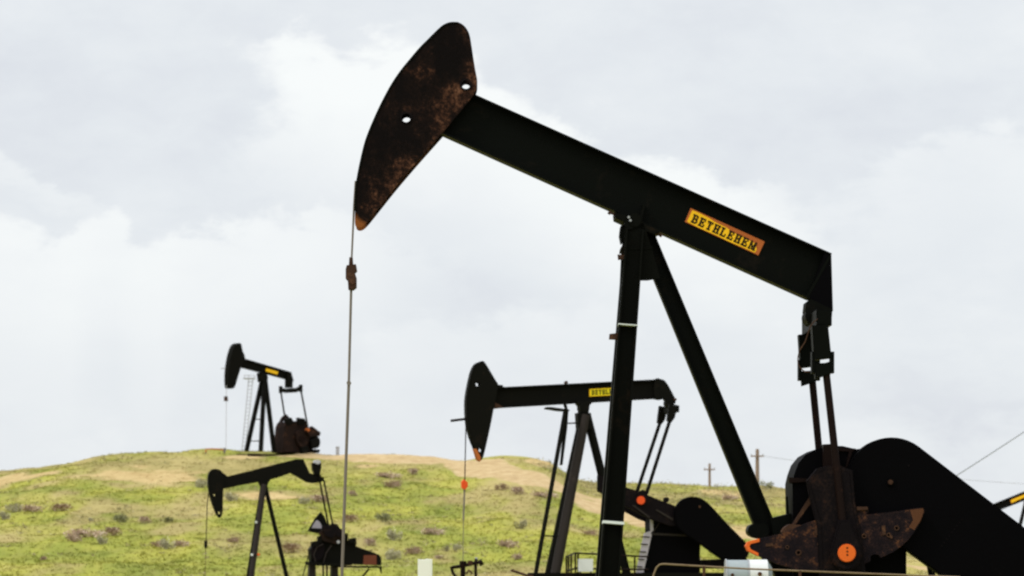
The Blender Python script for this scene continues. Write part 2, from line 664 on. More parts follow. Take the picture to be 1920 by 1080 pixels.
M['sage_grey'] = leaf_material('grey_green_sage_leaves', [(0, (.15, .130, .068)), (.45, (.31, .280, .170)), (1, (.54, .50, .35))])
M['sage_brown'] = leaf_material('brown_dry_sage_twigs', [(0, (.17, .105, .062)), (.5, (.37, .255, .165)), (1, (.56, .45, .34))])
M['sage_green'] = leaf_material('dull_green_sage_leaves', [(0, (.075, .075, .032)), (.5, (.165, .165, .075)), (1, (.33, .32, .18))])


def bush_mesh(name, mat, seed, flat=1.0, n=420):
    r = np.random.default_rng(seed)
    bm = bmesh.new()
    lobes = [(r.uniform(-.36, .36), r.uniform(-.3, .3), r.uniform(.1, .30) * flat, r.uniform(.17, .30)) for k in range(7)]
    for k in range(9):      # twigs
        a = r.uniform(0, 6.28)
        lb = lobes[k % 7]
        tube(bm, [(r.uniform(-.06, .06), r.uniform(-.06, .06), -.05), (lb[0] * .6, lb[1] * .6, lb[2] * .6), (lb[0] + .1 * math.cos(a), lb[1] + .1 * math.sin(a), lb[2] + .2 * flat)], .014, 5, .004)
    for k in range(n):
        lx, ly, lz, lr = lobes[r.integers(0, 7)]
        d = Vector(r.normal(0, 1, 3)).normalized() * lr * r.uniform(.35, 1.12)
        p = Vector((lx, ly, max(lz, 0))) + Vector((d.x, d.y, d.z * .72 * flat))
        if p.z < -.03:
            p.z = r.uniform(0, .08)
        q = Vector(r.normal(0, 1, 3)).normalized()
        t = q.orthogonal().normalized() * r.uniform(.012, .03)
        q = q * r.uniform(.03, .075)
        bm.faces.new([bm.verts.new(p - q), bm.verts.new(p + t), bm.verts.new(p + q), bm.verts.new(p - t)])
    me = bpy.data.meshes.new(name)
    bm.to_mesh(me)
    bm.free()
    me.materials.append(M[mat])
    return me


BUSH = {'g': [bush_mesh('sagebrush', 'sage_grey', s) for s in (1, 2)], 'b': [bush_mesh('sagebrush', 'sage_brown', s, .75) for s in (3, 4)],
        'd': [bush_mesh('sagebrush', 'sage_green', s) for s in (5, 6)]}
SHRUBS = [  # pixel at the foot, width in pixels, kind, label
    (27, 961, 32, 'g', 'grey green sagebrush, larger of two at the left edge of the slope'),
    (7, 975, 24, 'g', 'small grey green sagebrush cut by the left picture edge'),
    (62, 960, 34, 'b', 'brown sagebrush between a grey one and a purplish clump on the left slope'),
    (122, 958, 44, 'b', 'purplish brown sagebrush right of a brown pair, high on the left slope'),
    (227, 980, 27, 'd', 'round dark sagebrush, leftmost of three evenly spaced round ones'),
    (267, 981, 26, 'b', 'brown footed sagebrush in the middle of three evenly spaced round ones'),
    (315, 981, 18, 'd', 'smallest green sagebrush at the right end of three round ones'),
    (170, 977, 11, 'g', 'tiny grey sagebrush left of the three evenly spaced round ones'),
    (165, 1007, 66, 'b', 'widest brown sagebrush clump, low and flat on the left slope'),
    (216, 1005, 36, 'b', 'brown sagebrush touching the right end of the widest flat clump'),
    (141, 1016, 26, 'b', 'small brown sagebrush just below the widest flat clump'),
    (190, 1021, 22, 'g', 'faint grey sagebrush under the right half of the widest flat clump'),
    (296, 1026, 26, 'b', 'brown sagebrush behind a grey one, left of a red brown mound'),
    (313, 1031, 32, 'g', 'grey sagebrush in front of a brown one, left of a red brown mound'),
    (342, 1025, 26, 'b', 'red brown sagebrush mound left of the bent beam pump jack rod'),
    (84, 1051, 15, 'b', 'lone little brown sagebrush near the lower left corner'),
    (377, 915, 24, 'g', 'grey sagebrush touching the left of the bent beam pump jack head'),
    (432, 940, 27, 'g', 'pale sagebrush just right of the bent beam pump jack head tip'),
    (436, 1018, 20, 'b', 'brown sagebrush low between the hanging rod and post of the bent beam pump'),
    (592, 941, 40, 'b', 'brown sagebrush just left of the two thin pitman rods'),
    (570, 946, 22, 'g', 'greyish sagebrush next to a brown one, left of the thin pitman rods'),
    (552, 1036, 42, 'b', 'flat brown sagebrush between the rear leg and gearbox of the bent beam pump'),
    (730, 897, 44, 'b', 'dark brown sagebrush high on the slope right of the long hanging rod'),
    (772, 890, 24, 'b', 'reddish sagebrush right of a dark brown one, just below the dirt road'),
    (735, 915, 30, 'b', 'flat thin sagebrush below a dark brown one, right of the hanging rod'),
    (658, 930, 18, 'b', 'red brown sagebrush close to the right of the long hanging rod'),
    (721, 979, 30, 'd', 'grey green sagebrush pair of domes above the bent beam pump motor'),
    (662, 979, 34, 'b', 'brown flat sagebrush beside the long rod, above the bent beam pump gearbox'),
    (815, 1003, 38, 'b', 'brown sagebrush above the white post, largest there'),
    (738, 1014, 32, 'g', 'low grey sagebrush up and left from the white post'),
    (774, 1040, 27, 'b', 'dark sagebrush just above and left of the white post'),
    (690, 1024, 26, 'b', 'brown sagebrush right above the sloping belt cover of the bent beam pump'),
    (737, 1050, 30, 'g', 'grey sagebrush right of the bent beam pump belt cover end'),
    (836, 1034, 17, 'g', 'small grey sagebrush right of the white post, left of its twin sized neighbour'),
    (857, 1032, 18, 'g', 'small grey sagebrush touching the left of the orange clamped rod'),
    (819, 1048, 15, 'b', 'small brown sagebrush low beside the right of the white post'),
    (938, 919, 24, 'b', 'pale brown sagebrush below the dirt road, right of the orange rod clamp'),
    (966, 927, 28, 'b', 'dark topped sagebrush below the road, right of a pale brown one'),
    (1023, 934, 46, 'b', 'broad brown sagebrush below the road, left of the tall thin ladder'),
    (978, 992, 27, 'g', 'grey brown sagebrush halfway down the slope, left of the ladder'),
    (955, 1027, 36, 'b', 'big brown sagebrush low on the slope, left of the ladder foot'),
    (967, 1051, 25, 'b', 'flat red brown sagebrush beneath a big brown one, near the ladder foot'),
    (1105, 1004, 22, 'b', 'brown sagebrush between the grey tube leg and the nearest black post'),
    (1437, 916, 26, 'd', 'dark green sagebrush at the foot of the taller utility pole'),
    (1370, 938, 26, 'b', 'brown sagebrush on bare soil left of the slanting black brace'),
]
for i, (px, py, w, kind, label) in enumerate(SHRUBS):
    x, y, z = hit(px, py)
    o = bpy.data.objects.new('sagebrush', BUSH[kind][i % 2])
    COL.objects.link(o)
    s = w / FPX * y * 1.0
    o.location = (x, y, z - .03)
    s *= 1.12
    o.scale = (s, s * .9, min(s * 1.55, 1.9) * random.uniform(.9, 1.1))
    o.rotation_euler = (0, 0, random.uniform(-.5, .5) + (math.pi if i % 3 == 0 else 0))
    tag(o, label, 'shrub', 'sagebrush dotted over the slope')


def build_scrub():
    """low weeds and clods nobody could count"""
    N = 1300
    y = 166 + 114 * rng.random(N)
    x = (rng.random(N) * 2 - 1) * y * .18
    keep = (road_dist(x, y) > 1.25) & (fbm(x / 6, y / 8, 66, 3) > .44)
    x, y = x[keep], y[keep]
    x2, y2 = 2 + 26 * rng.random(520), 246 + 38 * rng.random(520)      # rank tufts on the right hand ridge
    k2 = road_dist(x2, y2) > 1.3
    n0 = len(x)
    x, y = np.concatenate([x, x2[k2]]), np.concatenate([y, y2[k2]])
    z = height(x, y)
    bm = bmesh.new()
    for i_, (a, b, c) in enumerate(zip(x, y, z)):
        s = random.uniform(.10, .42) if i_ < n0 else random.uniform(.25, .55)
        for k in range(12):
            p = Vector((a + random.gauss(0, s * .6), b + random.gauss(0, s * .6), c + abs(random.gauss(0, s * .35))))
            q = Vector((random.gauss(0, 1), random.gauss(0, 1), random.gauss(0, 1))).normalized()
            t = q.orthogonal().normalized() * random.uniform(.02, .05)
            q = q * random.uniform(.06, .13)
            bm.faces.new([bm.verts.new(p - q), bm.verts.new(p + t), bm.verts.new(p + q), bm.verts.new(p - t)])
    me = bpy.data.meshes.new('low_scrub')
    bm.to_mesh(me)
    bm.free()
    me.materials.append(leaf_material('low_scrub_leaves', [(0, (.17, .125, .07)), (.35, (.25, .21, .10)), (.7, (.31, .30, .11)), (1, (.42, .35, .22))]))
    o = bpy.data.objects.new('low_scrub', me)
    COL.objects.link(o)
    tag(o, 'scattered low weeds and clods among the grass of the slope', 'scrub')
    o['kind'] = 'stuff'


build_scrub()


# ------------------------------------------------------------------ pump jack frame
class Pump:
    """local frame of a pump jack: u to the rear, v away from the viewer's side, w up"""

    def __init__(s, px, Y, yaw, z0, label):
        s.a = R(yaw)
        s.O = Vector(((px - 960) / FPX * Y, Y, z0))
        s.U = Vector((math.cos(s.a), math.sin(s.a), 0))
        s.V = Vector((-math.sin(s.a), math.cos(s.a), 0))
        s.C = Vector((0, 0, EYE))
        s.ppm = FPX / Y
        s.root = empty('pump_jack', s.O, s.a, label, 'pump jack', 'pump jacks of the oil field')

    def q(s, px, py, v=0.0):
        d = Vector(((px - 960) / FPX, 1, (HROW - py) / FPX))
        t = (v - (s.C - s.O).dot(s.V)) / d.dot(s.V)
        P = s.C + d * t - s.O
        return (P.dot(s.U), P.z)

    def q3(s, px, py, v=0.0):
        u, w = s.q(px, py, v)
        return Vector((u, v, w))

    def m(s, pts, v=0.0):
        return [s.q(a, b, v) for a, b in pts]

    def plate(s, bm, pts, v0, v1, bev=0.0, sm=0):
        p = s.m(pts, v0)
        if sm:
            p = smooth_loop(p, sm)
        prism(bm, p, v0, v1, bev)

    def part(s, name, bm, mat, parent=None):
        return obj(name, bm, mat, parent or s.root)

    def disc(s, bm, px, py, rpx, v0, v1, n=28, bev=0.0):
        u, w = s.q(px, py, v0)
        cyl(bm, u, w, v0, v1, rpx / s.ppm, n, bev)

    def ibeam(s, top, bot, half, flange=.035, web=.02, tail=None):
        """walking beam from its top and bottom edge lines (each two pixels)"""
        bm = bmesh.new()
        t0, t1 = s.m(top, -half)
        b0, b1 = s.m(bot, -half)
        prism(bm, [b0, b1, t1, t0], -web / 2, web / 2)

        def inward(p0, p1, sign):
            d = Vector((p1[0] - p0[0], p1[1] - p0[1])).normalized()
            n = Vector((-d.y, d.x)) * sign * flange
            return (p0[0] + n.x, p0[1] + n.y), (p1[0] + n.x, p1[1] + n.y)
        i0, i1 = inward(t0, t1, -1)
        prism(bm, [t0, t1, i1, i0], -half, half, .006)
        j0, j1 = inward(b0, b1, 1)
        prism(bm, [b0, b1, j1, j0], -half, half, .006)
        # end stiffener
        prism(bm, [(t1[0] - .05, i1[1] - .002), (t1[0] - .002, i1[1] - .002), (b1[0] - .002, j1[1] + .002), (b1[0] - .05, j1[1] + .002)], -half + .003, half - .003)
        return bm


SERIF = {
    'B': [[(0, 0), (.72, 0), (.72, .12), (0, .12)], [(0, .88), (.68, .88), (.68, 1), (0, 1)], [(.12, .1), (.34, .1), (.34, .9), (.12, .9)], [(.3, .46), (.66, .46), (.66, .58), (.3, .58)],
          [(.66, 0), (.9, .12), (.96, .28), (.90, .44), (.66, .58), (.66, .44), (.72, .40), (.74, .28), (.72, .16), (.66, .12)],
          [(.64, 1), (.84, .93), (.90, .77), (.84, .6), (.64, .47), (.64, .58), (.68, .64), (.70, .75), (.68, .84), (.64, .88)]],
    'E': [[(0, 0), (.9, 0), (.9, .12), (0, .12)], [(0, .88), (.88, .88), (.88, 1), (0, 1)], [(.12, .1), (.34, .1), (.34, .9), (.12, .9)], [(.3, .45), (.66, .45), (.66, .57), (.3, .57)],
          [(.78, .1), (.9, .1), (.93, .32), (.84, .32)], [(.78, .9), (.88, .9), (.90, .70), (.82, .70)], [(.60, .36), (.68, .36), (.68, .66), (.60, .66)]],
    'T': [[(.05, .88), (.95, .88), (.95, 1), (.05, 1)], [(.38, .1), (.62, .1), (.62, .9), (.38, .9)], [(.24, 0), (.76, 0), (.76, .11), (.24, .11)], [(.05, .9), (.13, .66), (.2, .9)], [(.8, .9), (.87, .66), (.95, .9)]],
    'H': [[(.1, .08), (.32, .08), (.32, .92), (.1, .92)], [(.68, .08), (.9, .08), (.9, .92), (.68, .92)], [(.3, .44), (.7, .44), (.7, .57), (.3, .57)],
          [(0, 0), (.42, 0), (.42, .1), (0, .1)], [(.58, 0), (1, 0), (1, .1), (.58, .1)], [(0, .9), (.42, .9), (.42, 1), (0, 1)], [(.58, .9), (1, .9), (1, 1), (.58, 1)]],
    'L': [[(0, 0), (.9, 0), (.9, .12), (0, .12)], [(.12, .1), (.34, .1), (.34, .92), (.12, .92)], [(0, .9), (.5, .9), (.5, 1), (0, 1)], [(.78, .1), (.9, .1), (.93, .36), (.84, .36)]],
    'M': [[(.08, .08), (.22, .08), (.22, .92), (.08, .92)], [(.78, .08), (1.0, .08), (1.0, .92), (.78, .92)], [(.1, 1), (.34, 1), (.62, .2), (.46, .06)], [(.46, .06), (.62, .06), (.92, 1), (.74, 1)],
          [(0, 0), (.32, 0), (.32, .1), (0, .1)], [(.68, 0), (1.08, 0), (1.08, .1), (.68, .1)]],
}


def name_plate(P, corners, v, yellow, rim='plate_rust', lettering=True, worn=True, parent=None, flip=False):
    """yellow maker's plate riveted to the beam; corners TL TR BR BL in photo pixels"""
    tl, tr, br, bl = [Vector(P.q(*c, v)) for c in corners]

    def mp(s, t):
        a = bl.lerp(br, s)
        b = tl.lerp(tr, s)
        return tuple(a.lerp(b, t))
    bm = bmesh.new()
    prism(bm, [mp(0, 0), mp(1, 0), mp(1, 1), mp(0, 1)], v, v + .015, .003)
    pl = P.part('name_plate', bm, rim, parent)
    bm = bmesh.new()
    if worn:
        o = [(.025, .07), (.2, .03), (.4, .06), (.6, .03), (.8, .06), (.945, .07), (.95, .3), (.925, .5), (.9, .62), (.8, .66), (.72, .70), (.6, .69), (.5, .80), (.35, .82), (.25, .90), (.12, .93), (.03, .92)]
    else:
        o = [(.03, .08), (.97, .08), (.97, .92), (.03, .92)]
    prism(bm, [mp(*c) for c in o], v - .004, v + .001)
    P.part('yellow_panel', bm, yellow, pl)
    if lettering:
        bm = bmesh.new()
        n = 9
        for i, ch in enumerate('BETHLEHEM'):
            s0 = .068 + i * .0965
            w = .074 if ch != 'M' else .080
            h0, h1 = (.16, .72) if worn else (.2, .8)
            for poly in SERIF[ch]:
                cx_, cy_ = sum(x for x, y in poly) / len(poly), sum(y for x, y in poly) / len(poly)
                fat = [(x + (.055 if x > cx_ else -.055), y + (.035 if y > cy_ else -.035)) for x, y in poly]
                prism(bm, [mp(s0 + x * w, h0 + y * (h1 - h0)) for x, y in fat], v - .009, v - .002)
        P.part('lettering', bm, 'ink', pl)
    return pl


def ladder_bm(bm, p0, p1, wid, across, rung=.3, r=.022):
    p0, p1, ac = Vector(p0), Vector(p1), Vector(across).normalized() * wid / 2
    sweep(bm, rect(.06, .085), p0 - ac, p1 - ac, across)
    sweep(bm, rect(.06, .085), p0 + ac, p1 + ac, across)
    n = int((p1 - p0).length / rung)
    for k in range(1, n):
        c = p0.lerp(p1, k / n)
        tube(bm, [c - ac, c + ac], r, 6)


# ================================================================== MAIN PUMP JACK
def main_pump():
    P = Pump(1190, 50.0, 0.6, 0.0, 'largest and nearest black pump jack, with a rust speckled head and legible yellow plate')
    # --- walking beam
    bm = P.ibeam([(842, 155), (1560, 475)], [(815, 244), (1517, 560)], .19)
    beam = P.part('walking_beam', bm, 'black')
    bm = bmesh.new()
    P.plate(bm, [(1516, 558), (1546, 474), (1559, 480), (1562, 583), (1545, 580)], -.183, .183, .006)
    P.part('end_plate', bm, 'blue_black', beam)
    bm = bmesh.new()
    P.plate(bm, [(1207, 382), (1210, 383), (1204, 412), (1198, 410)], -.185, -.012)
    P.part('web_stiffener', bm, 'black_leg', beam)
    name_plate(P, [(1295, 390), (1434, 453), (1422, 479), (1284, 416)], -.032, 'yellow', parent=beam)
    # --- horse head
    outl = [(665.5, 395), (666, 360), (671, 325), (682, 275), (691, 248), (705, 215), (719, 186), (735, 157), (752, 132), (770, 110), (787, 90), (805, 72),
            (820, 57), (832, 47), (845, 42), (860, 42), (872, 50), (880, 64), (884, 85), (887, 105), (891, 130), (895, 153), (892, 170), (880, 188),
            (854, 220), (827, 252), (780, 305), (740, 352), (705, 396), (687, 418), (677, 426), (669, 426), (665.5, 419)]
    VH = .245
    p = smooth_loop(P.m(outl, -VH), 3)
    h1, h2 = P.q(873.5, 158.5, -VH), P.q(761.5, 221, -VH)
    rr = .078
    bm = bmesh.new()
    for v0, v1 in ((-VH, -VH + .025), (VH - .025, VH)):
        holed(bm, p, [(h1[0], h1[1], rr), (h2[0], h2[1], rr)], v0, v1)
    m, nt, b, n1, n2, sep = head_material()
    e0, e1 = P.q(892, 170, -VH), P.q(677, 426, -VH)      # rear edge of the head
    d = Vector((e1[0] - e0[0], e1[1] - e0[1])).normalized()
    nx, nz = d.y, -d.x        # towards the curved face
    if (P.q(705, 215, -VH)[0] - e0[0]) * nx + (P.q(705, 215, -VH)[1] - e0[1]) * nz < 0:
        nx, nz = -nx, -nz
    dist = math_(nt, 'ADD', math_(nt, 'ADD', math_(nt, 'MULTIPLY', sep.outputs[0], nx), math_(nt, 'MULTIPLY', sep.outputs[2], nz)), -(e0[0] * nx + e0[1] * nz))
    edge = math_(nt, 'SUBTRACT', 1.0, math_(nt, 'DIVIDE', dist, .55), True)
    low = math_(nt, 'DIVIDE', math_(nt, 'SUBTRACT', P.q(677, 250, -VH)[1], sep.outputs[2]), 1.9, True)
    s_ = math_(nt, 'ADD', math_(nt, 'MULTIPLY', n1, .68), math_(nt, 'MULTIPLY', n2.outputs[0], .34))
    s_ = math_(nt, 'ADD', math_(nt, 'MULTIPLY', math_(nt, 'SUBTRACT', s_, .51), 1.45), .50)
    s_ = math_(nt, 'ADD', s_, math_(nt, 'MULTIPLY', edge, .11))
    s_ = math_(nt, 'ADD', s_, math_(nt, 'MULTIPLY', low, .03))
    c = ramp(nt, s_, [(.46, (.0036, .0023, .0022)), (.57, (.0085, .0045, .0036)), (.62, (.022, .0098, .0064)), (.68, (.066, .028, .016)), (.76, (.16, .075, .044))])
    tip = math_(nt, 'SUBTRACT', math_(nt, 'ADD', P.q(677, 394, -VH)[1], math_(nt, 'MULTIPLY', math_(nt, 'SUBTRACT', n1, .5), .35)), sep.outputs[2])
    tipx = math_(nt, 'MULTIPLY', math_(nt, 'SUBTRACT', sep.outputs[0], P.q(666, 400, -VH)[0]), .9)
    tipf = math_(nt, 'MULTIPLY', math_(nt, 'SUBTRACT', tip, tipx), 9.0, True)
    c = mixc(nt, math_(nt, 'MULTIPLY', tipf, .8), c, (.26, .085, .022))
    nt.links.new(c, b.inputs['Base Color'])
    b.inputs['Roughness'].default_value = .8
    b.inputs['Specular IOR Level'].default_value = .06
    bp = node(nt, 'ShaderNodeBump')
    bp.inputs['Strength'].default_value = .5
    bp.inputs['Distance'].default_value = .02
    nt.links.new(n2.outputs[0], bp.inputs['Height'])
    nt.links.new(bp.outputs[0], b.inputs['Normal'])
    head = P.part('horse_head', bm, m)
    arc = P.m(outl[:16], -VH)
    bm = bmesh.new()
    inn = []
    for i, a in enumerate(arc):
        q0, q1 = arc[max(i - 1, 0)], arc[min(i + 1, len(arc) - 1)]
        t = Vector((q1[0] - q0[0], q1[1] - q0[1])).normalized()
        inn.append((a[0] + t.y * .03, a[1] - t.x * .03))
    prism(bm, smooth_loop([(a[0] - .006, a[1] + .006) for a in arc], 3, False) + smooth_loop(inn[::-1], 3, False), -VH - .01, VH + .01, .004)
    P.part('arc_plate', bm, M['black_leg'], head)
    bm = bmesh.new()
    for hx, hz in (h1, h2):      # collars round the two holes
        n = 24
        pr = [(rr * 1.32 * math.cos(k * math.pi / 12), rr * 1.32 * math.sin(k * math.pi / 12)) for k in range(24)]
        holed(bm, [(hx + x, hz + y) for x, y in pr], [(hx, hz, rr * .97)], -VH - .012, -VH + .001)
    P.part('hole_collar', bm, 'crank', head)
    # --- bridle, carrier bar, polished rod
    bm = bmesh.new()
    wl = [P.q3(667.5, 340, .0), P.q3(664.5, 385, 0), P.q3(663, 424, .0), P.q3(660, 490, .0)]
    for dv in (-.05, .05):
        tube(bm, [a + Vector((-.008, dv, 0)) for a in wl], .014, 8)
    P.part('bridle_cable', bm, 'rod')
    bm = bmesh.new()
    P.plate(bm, [(650, 497), (667, 495), (669, 507), (665, 511), (668, 520), (668, 538), (662, 543), (653, 542), (652, 526), (648, 522), (648, 504)], -.12, .12, .012)
    P.disc(bm, 661, 528, 5, -.15, .15, 16)
    P.plate(bm, [(655, 482), (661, 482), (662, 497), (654, 497)], -.07, .07, .01)
    P.part('carrier_bar', bm, 'brown')
    bm = bmesh.new()
    tube(bm, [P.q3(658.5, 540, 0), P.q3(654, 720, 0)], .022, 10)
    P.disc(bm, 654, 718, 4.2, -.04, .04, 12)
    tube(bm, [P.q3(654, 720, 0), P.q3(636, 1222, 0)], .026, 10)
    P.part('polished_rod', bm, 'rod')
    # --- samson post
    for sg in (-1, 1):
        bm = bmesh.new()
        off = lambda v: v
        top, bot = P.q3(1190, 432, -.26), P.q3(1131, 1226, -.72)
        p0, p1 = Vector((top.x, sg * .26, top.z)), Vector((bot.x, sg * .72, .02))
        sweep(bm, h_prof(.345, .30, .035), p0, p1, (1, 0, 0), .88, 1.05)
        leg = P.part('leg', bm, 'black_leg')
        if sg < 0:
            for row, hgt in ((610, .018), (981, .045)):
                u = P.q(1171 - (row - 610) * .0735, row, -.45)
                tt = (p0.z - u[1]) / (p0.z - p1.z)
                c = p0.lerp(p1, tt)
                bm = bmesh.new()
                k = .88 + (1.05 - .88) * tt
                ax = (p1 - p0).normalized()
                sweep(bm, rect(.345 * k + .016, .30 * k + .016), c - ax * hgt / 2, c + ax * hgt / 2, (1, 0, 0))
                P.part('metal_band', bm, 'band', leg)
            bm = bmesh.new()
            P.plate(bm, [(1143, 626), (1160, 624), (1160, 637), (1142, 636)], -.45, -.36, .006)
            P.plate(bm, [(1158, 477), (1172, 478), (1172, 486), (1159, 487)], -.34, -.28, .004)
            P.part('lug', bm, 'brown', leg)
    bm = bmesh.new()
    sweep(bm, h_prof(.35, .32, .035), P.q3(1203, 425, 0), Vector((P.q(1520, 1180, 0)[0], 0, .3)), (1, 0, 0), .85, 1.02)
    P.part('rear_brace', bm, 'black')
    bm = bmesh.new()   # gusset head of the post
    P.plate(bm, [(1176, 409), (1204, 409), (1222, 465), (1223, 467), (1238, 522), (1214, 526), (1198, 526), (1166, 532), (1165, 467), (1168, 466), (1169, 430)], -.30, -.275, .006)
    P.plate(bm, [(1176, 409), (1204, 409), (1222, 465), (1238, 522), (1198, 526), (1162, 532), (1165, 466)], .275, .30, .006)
    P.plate(bm, [(1165, 462), (1223, 461), (1224, 468), (1164, 469)], -.31, .31, .006)
    P.plate(bm, [(1172, 420), (1208, 420), (1212, 440), (1170, 440)], -.27, .27)
    for px, py in ((1201, 493), (1201, 511), (1178, 492), (1178, 511)):
        P.disc(bm, px, py, 2.6, -.315, -.30, 6)
    P.part('post_cap', bm, 'black_leg')
    bm = bmesh.new()
    P.disc(bm, 1190, 413, 14, -.34, .34, 26, .02)
    P.plate(bm, [(1152, 398), (1170, 402), (1240, 434), (1226, 440), (1206, 432), (1170, 416), (1153, 408)], -.30, .30, .01)
    P.disc(bm, 1181, 420, 10, -.33, .33, 20)
    P.plate(bm, [(1164, 423), (1170, 421), (1169, 452), (1165, 455), (1162, 440)], -.2, .2, .02)
    P.part('saddle_bearing', bm, 'black_leg')
    bm = bmesh.new()
    for a, b in (((1143, 399), (1157, 404)), ((1227, 436), (1239, 441))):
        for v in (-.24, .24):
            tube(bm, [P.q3(*a, v), P.q3(*b, v)], .016, 8)
            tube(bm, [P.q3(*a, v) - Vector((.02, 0, -.015)), P.q3(*a, v) + Vector((.02, 0, -.015))], .032, 6) if a[0] < 1200 else tube(bm, [P.q3(*b, v) - Vector((.02, 0, -.015)), P.q3(*b, v) + Vector((.02, 0, -.015))], .032, 6)
    P.part('adjusting_bolt', bm, 'brown')
    bm = bmesh.new()
    for px, py in ((1182, 413), (1179, 407)):
        P.disc(bm, px, py, 2.4, -.375, -.335, 10)
    P.part('grease_fitting', bm, 'galv')
    # --- equalizer and pitmans
    bm = bmesh.new()
    P.plate(bm, [(1512, 566), (1520, 560), (1561, 580), (1560, 595), (1555, 602), (1546, 598), (1540, 607), (1515, 607), (1511, 598), (1514, 590), (1510, 583)], -.24, .24, .012)
    P.disc(bm, 1527, 592, 17, -.30, .30, 24, .015)
    e = P.q3(1531, 602, 0)
    P.part('tail_bearing', bm, 'black_leg')
    bm = bmesh.new()
    box(bm, e.x - .13, e.x + .13, -1.12, 1.12, e.z - .16, e.z + .10, .02)
    P.part('equalizer', bm, 'black')
    VP = 1.02
    for sg in (-1, 1):
        bm = bmesh.new()
        v = sg * VP
        dx = 0
        pts = [(1521, 611), (1551, 609), (1557, 666), (1556, 672), (1525, 676)]
        pp = P.m(pts, -VP)
        prism(bm, pp, v - .13, v + .13, .012)
        for side in ((1521, 1527), (1556, 1563)):
            q = P.m([(side[0], 660), (side[1], 660), (side[1], 700), (side[0], 700)], -VP)
            prism(bm, q, v - .11, v + .11, .008)
        prism(bm, P.m([(1526, 682), (1546, 681), (1563, 676), (1563, 697), (1553, 703), (1528, 711)], -VP), v - .10, v + .10, .012)
        hg = P.part('hanger_block', bm, 'black')
        bm = bmesh.new()
        u0, u1 = P.q3(1548, 690, -VP), P.q3(1583, 1030, -VP)
        u0.y = v
        u1.y = sg * 1.20
        tube(bm, [u0, u1], .062, 14)
        u2 = u0.lerp(u1, .74)
        arm = P.part('pitman_arm', bm, 'redrod')
        if sg < 0:
            bm = bmesh.new()
            a = u0.lerp(u1, .855)
            tube(bm, [a, a + (u1 - u0).normalized() * .045], .072, 14)
            P.part('metal_band', bm, 'band', arm)
            bm = bmesh.new()
            a = u0.lerp(u1, .03)
            tube(bm, [a, a + (u1 - u0).normalized() * .03], .070, 14)
            P.part('metal_band', bm, 'brown', arm)
    bm = bmesh.new()
    tube(bm, [P.q3(*c, -1.22) for c in smooth_loop([(1533, 598), (1524, 606), (1517, 618), (1510, 640), (1500, 656), (1496, 672), (1498, 686), (1508, 696), (1518, 697)], 4, False)], .010, 6)
    P.part('grease_hose', bm, 'brown')
    # --- cranks with their sector counterweights
    armpts = [(1513, 902), (1532, 879), (1550, 873), (1576, 873), (1599, 882), (1604, 943), (1617, 1013), (1624, 1076), (1627, 1100), (1541, 1100), (1536, 1072), (1532, 984), (1519, 932)]
    rw = [(1606, 953), (1626, 953), (1629, 957), (1625, 965), (1680, 959), (1726, 952), (1732, 954), (1733, 960), (1726, 977), (1716, 995), (1704, 1011), (1691, 1023), (1677, 1034), (1651, 1046),
          (1647, 1040), (1640, 1039), (1633, 1042), (1632, 1053), (1620, 1057)]
    lw = [(1424, 1010), (1402, 1017), (1399, 1024), (1402, 1032), (1422, 1042), (1456, 1057), (1490, 1067), (1516, 1068), (1540, 1070), (1531, 975), (1515, 980), (1484, 993), (1466, 1001)]
    for sg in (-1, 1):
        v0, v1 = (-1.12, -.92) if sg < 0 else (.92, 1.12)
        bm = bmesh.new()
        prism(bm, P.m(armpts, -1.12), v0, v1, .015)
        prism(bm, P.m([(1519, 905), (1534, 886), (1552, 880), (1574, 880), (1593, 888), (1598, 943), (1611, 1015), (1616, 1070), (1544, 1070), (1540, 982), (1526, 932)], -1.12), v0 - .012 if sg < 0 else v1 - .001, v0 + .001 if sg < 0 else v1 + .012, .008)
        crank = P.part('crank', bm, 'crank')
        for nm, outl_ in (('r', rw), ('l', lw)):
            bm = bmesh.new()
            hs = [(1681, 990, .026), (1666, 1003, .022), (1620, 1005, .024)] if nm == 'r' else [(1537, 1020, .026), (1497, 1036, .03), (1476, 1026, .02)]
            a0, a1 = (-1.085, -.86) if sg < 0 else (.86, 1.085)
            holed(bm, P.m(outl_ if sg < 0 else [(max(x, 1448), y) for x, y in outl_], -1.085), [(*P.q(x, y, -1.085), r) for x, y, r in hs], a0, a1)
            holes_c = hs
            cw = P.part('counterweight', bm, 'rusty', crank)
            if sg < 0:
                bm = bmesh.new()
                for x, y, r in hs[:2] + hs[2:]:
                    u, w = P.q(x, y, -1.085)
                    holed(bm, [(u + r * 1.7 * math.cos(k * math.pi / 12), w + r * 1.7 * math.sin(k * math.pi / 12)) for k in range(24)], [(u, w, r * .95)], -1.10, -1.084)
                if nm == 'r':
                    P.disc(bm, 1671, 1007, 3.0, -1.11, -1.084, 8)
                    P.plate(bm, [(1653, 986), (1660, 985), (1661, 1003), (1654, 1004)], -1.098, -1.084, .004)
                    P.plate(bm, [(1606, 950), (1627, 950), (1628, 956), (1607, 957)], -1.12, -1.08, .006)
                else:
                    P.plate(bm, [(1527, 990), (1535, 989), (1537, 1003), (1529, 1004)], -1.10, -1.084, .004)
                    P.plate(bm, [(1436, 1019), (1450, 1018), (1450, 1024), (1436, 1025)], -1.098, -1.084, .004)
                P.part('bolt', bm, 'brown', crank)
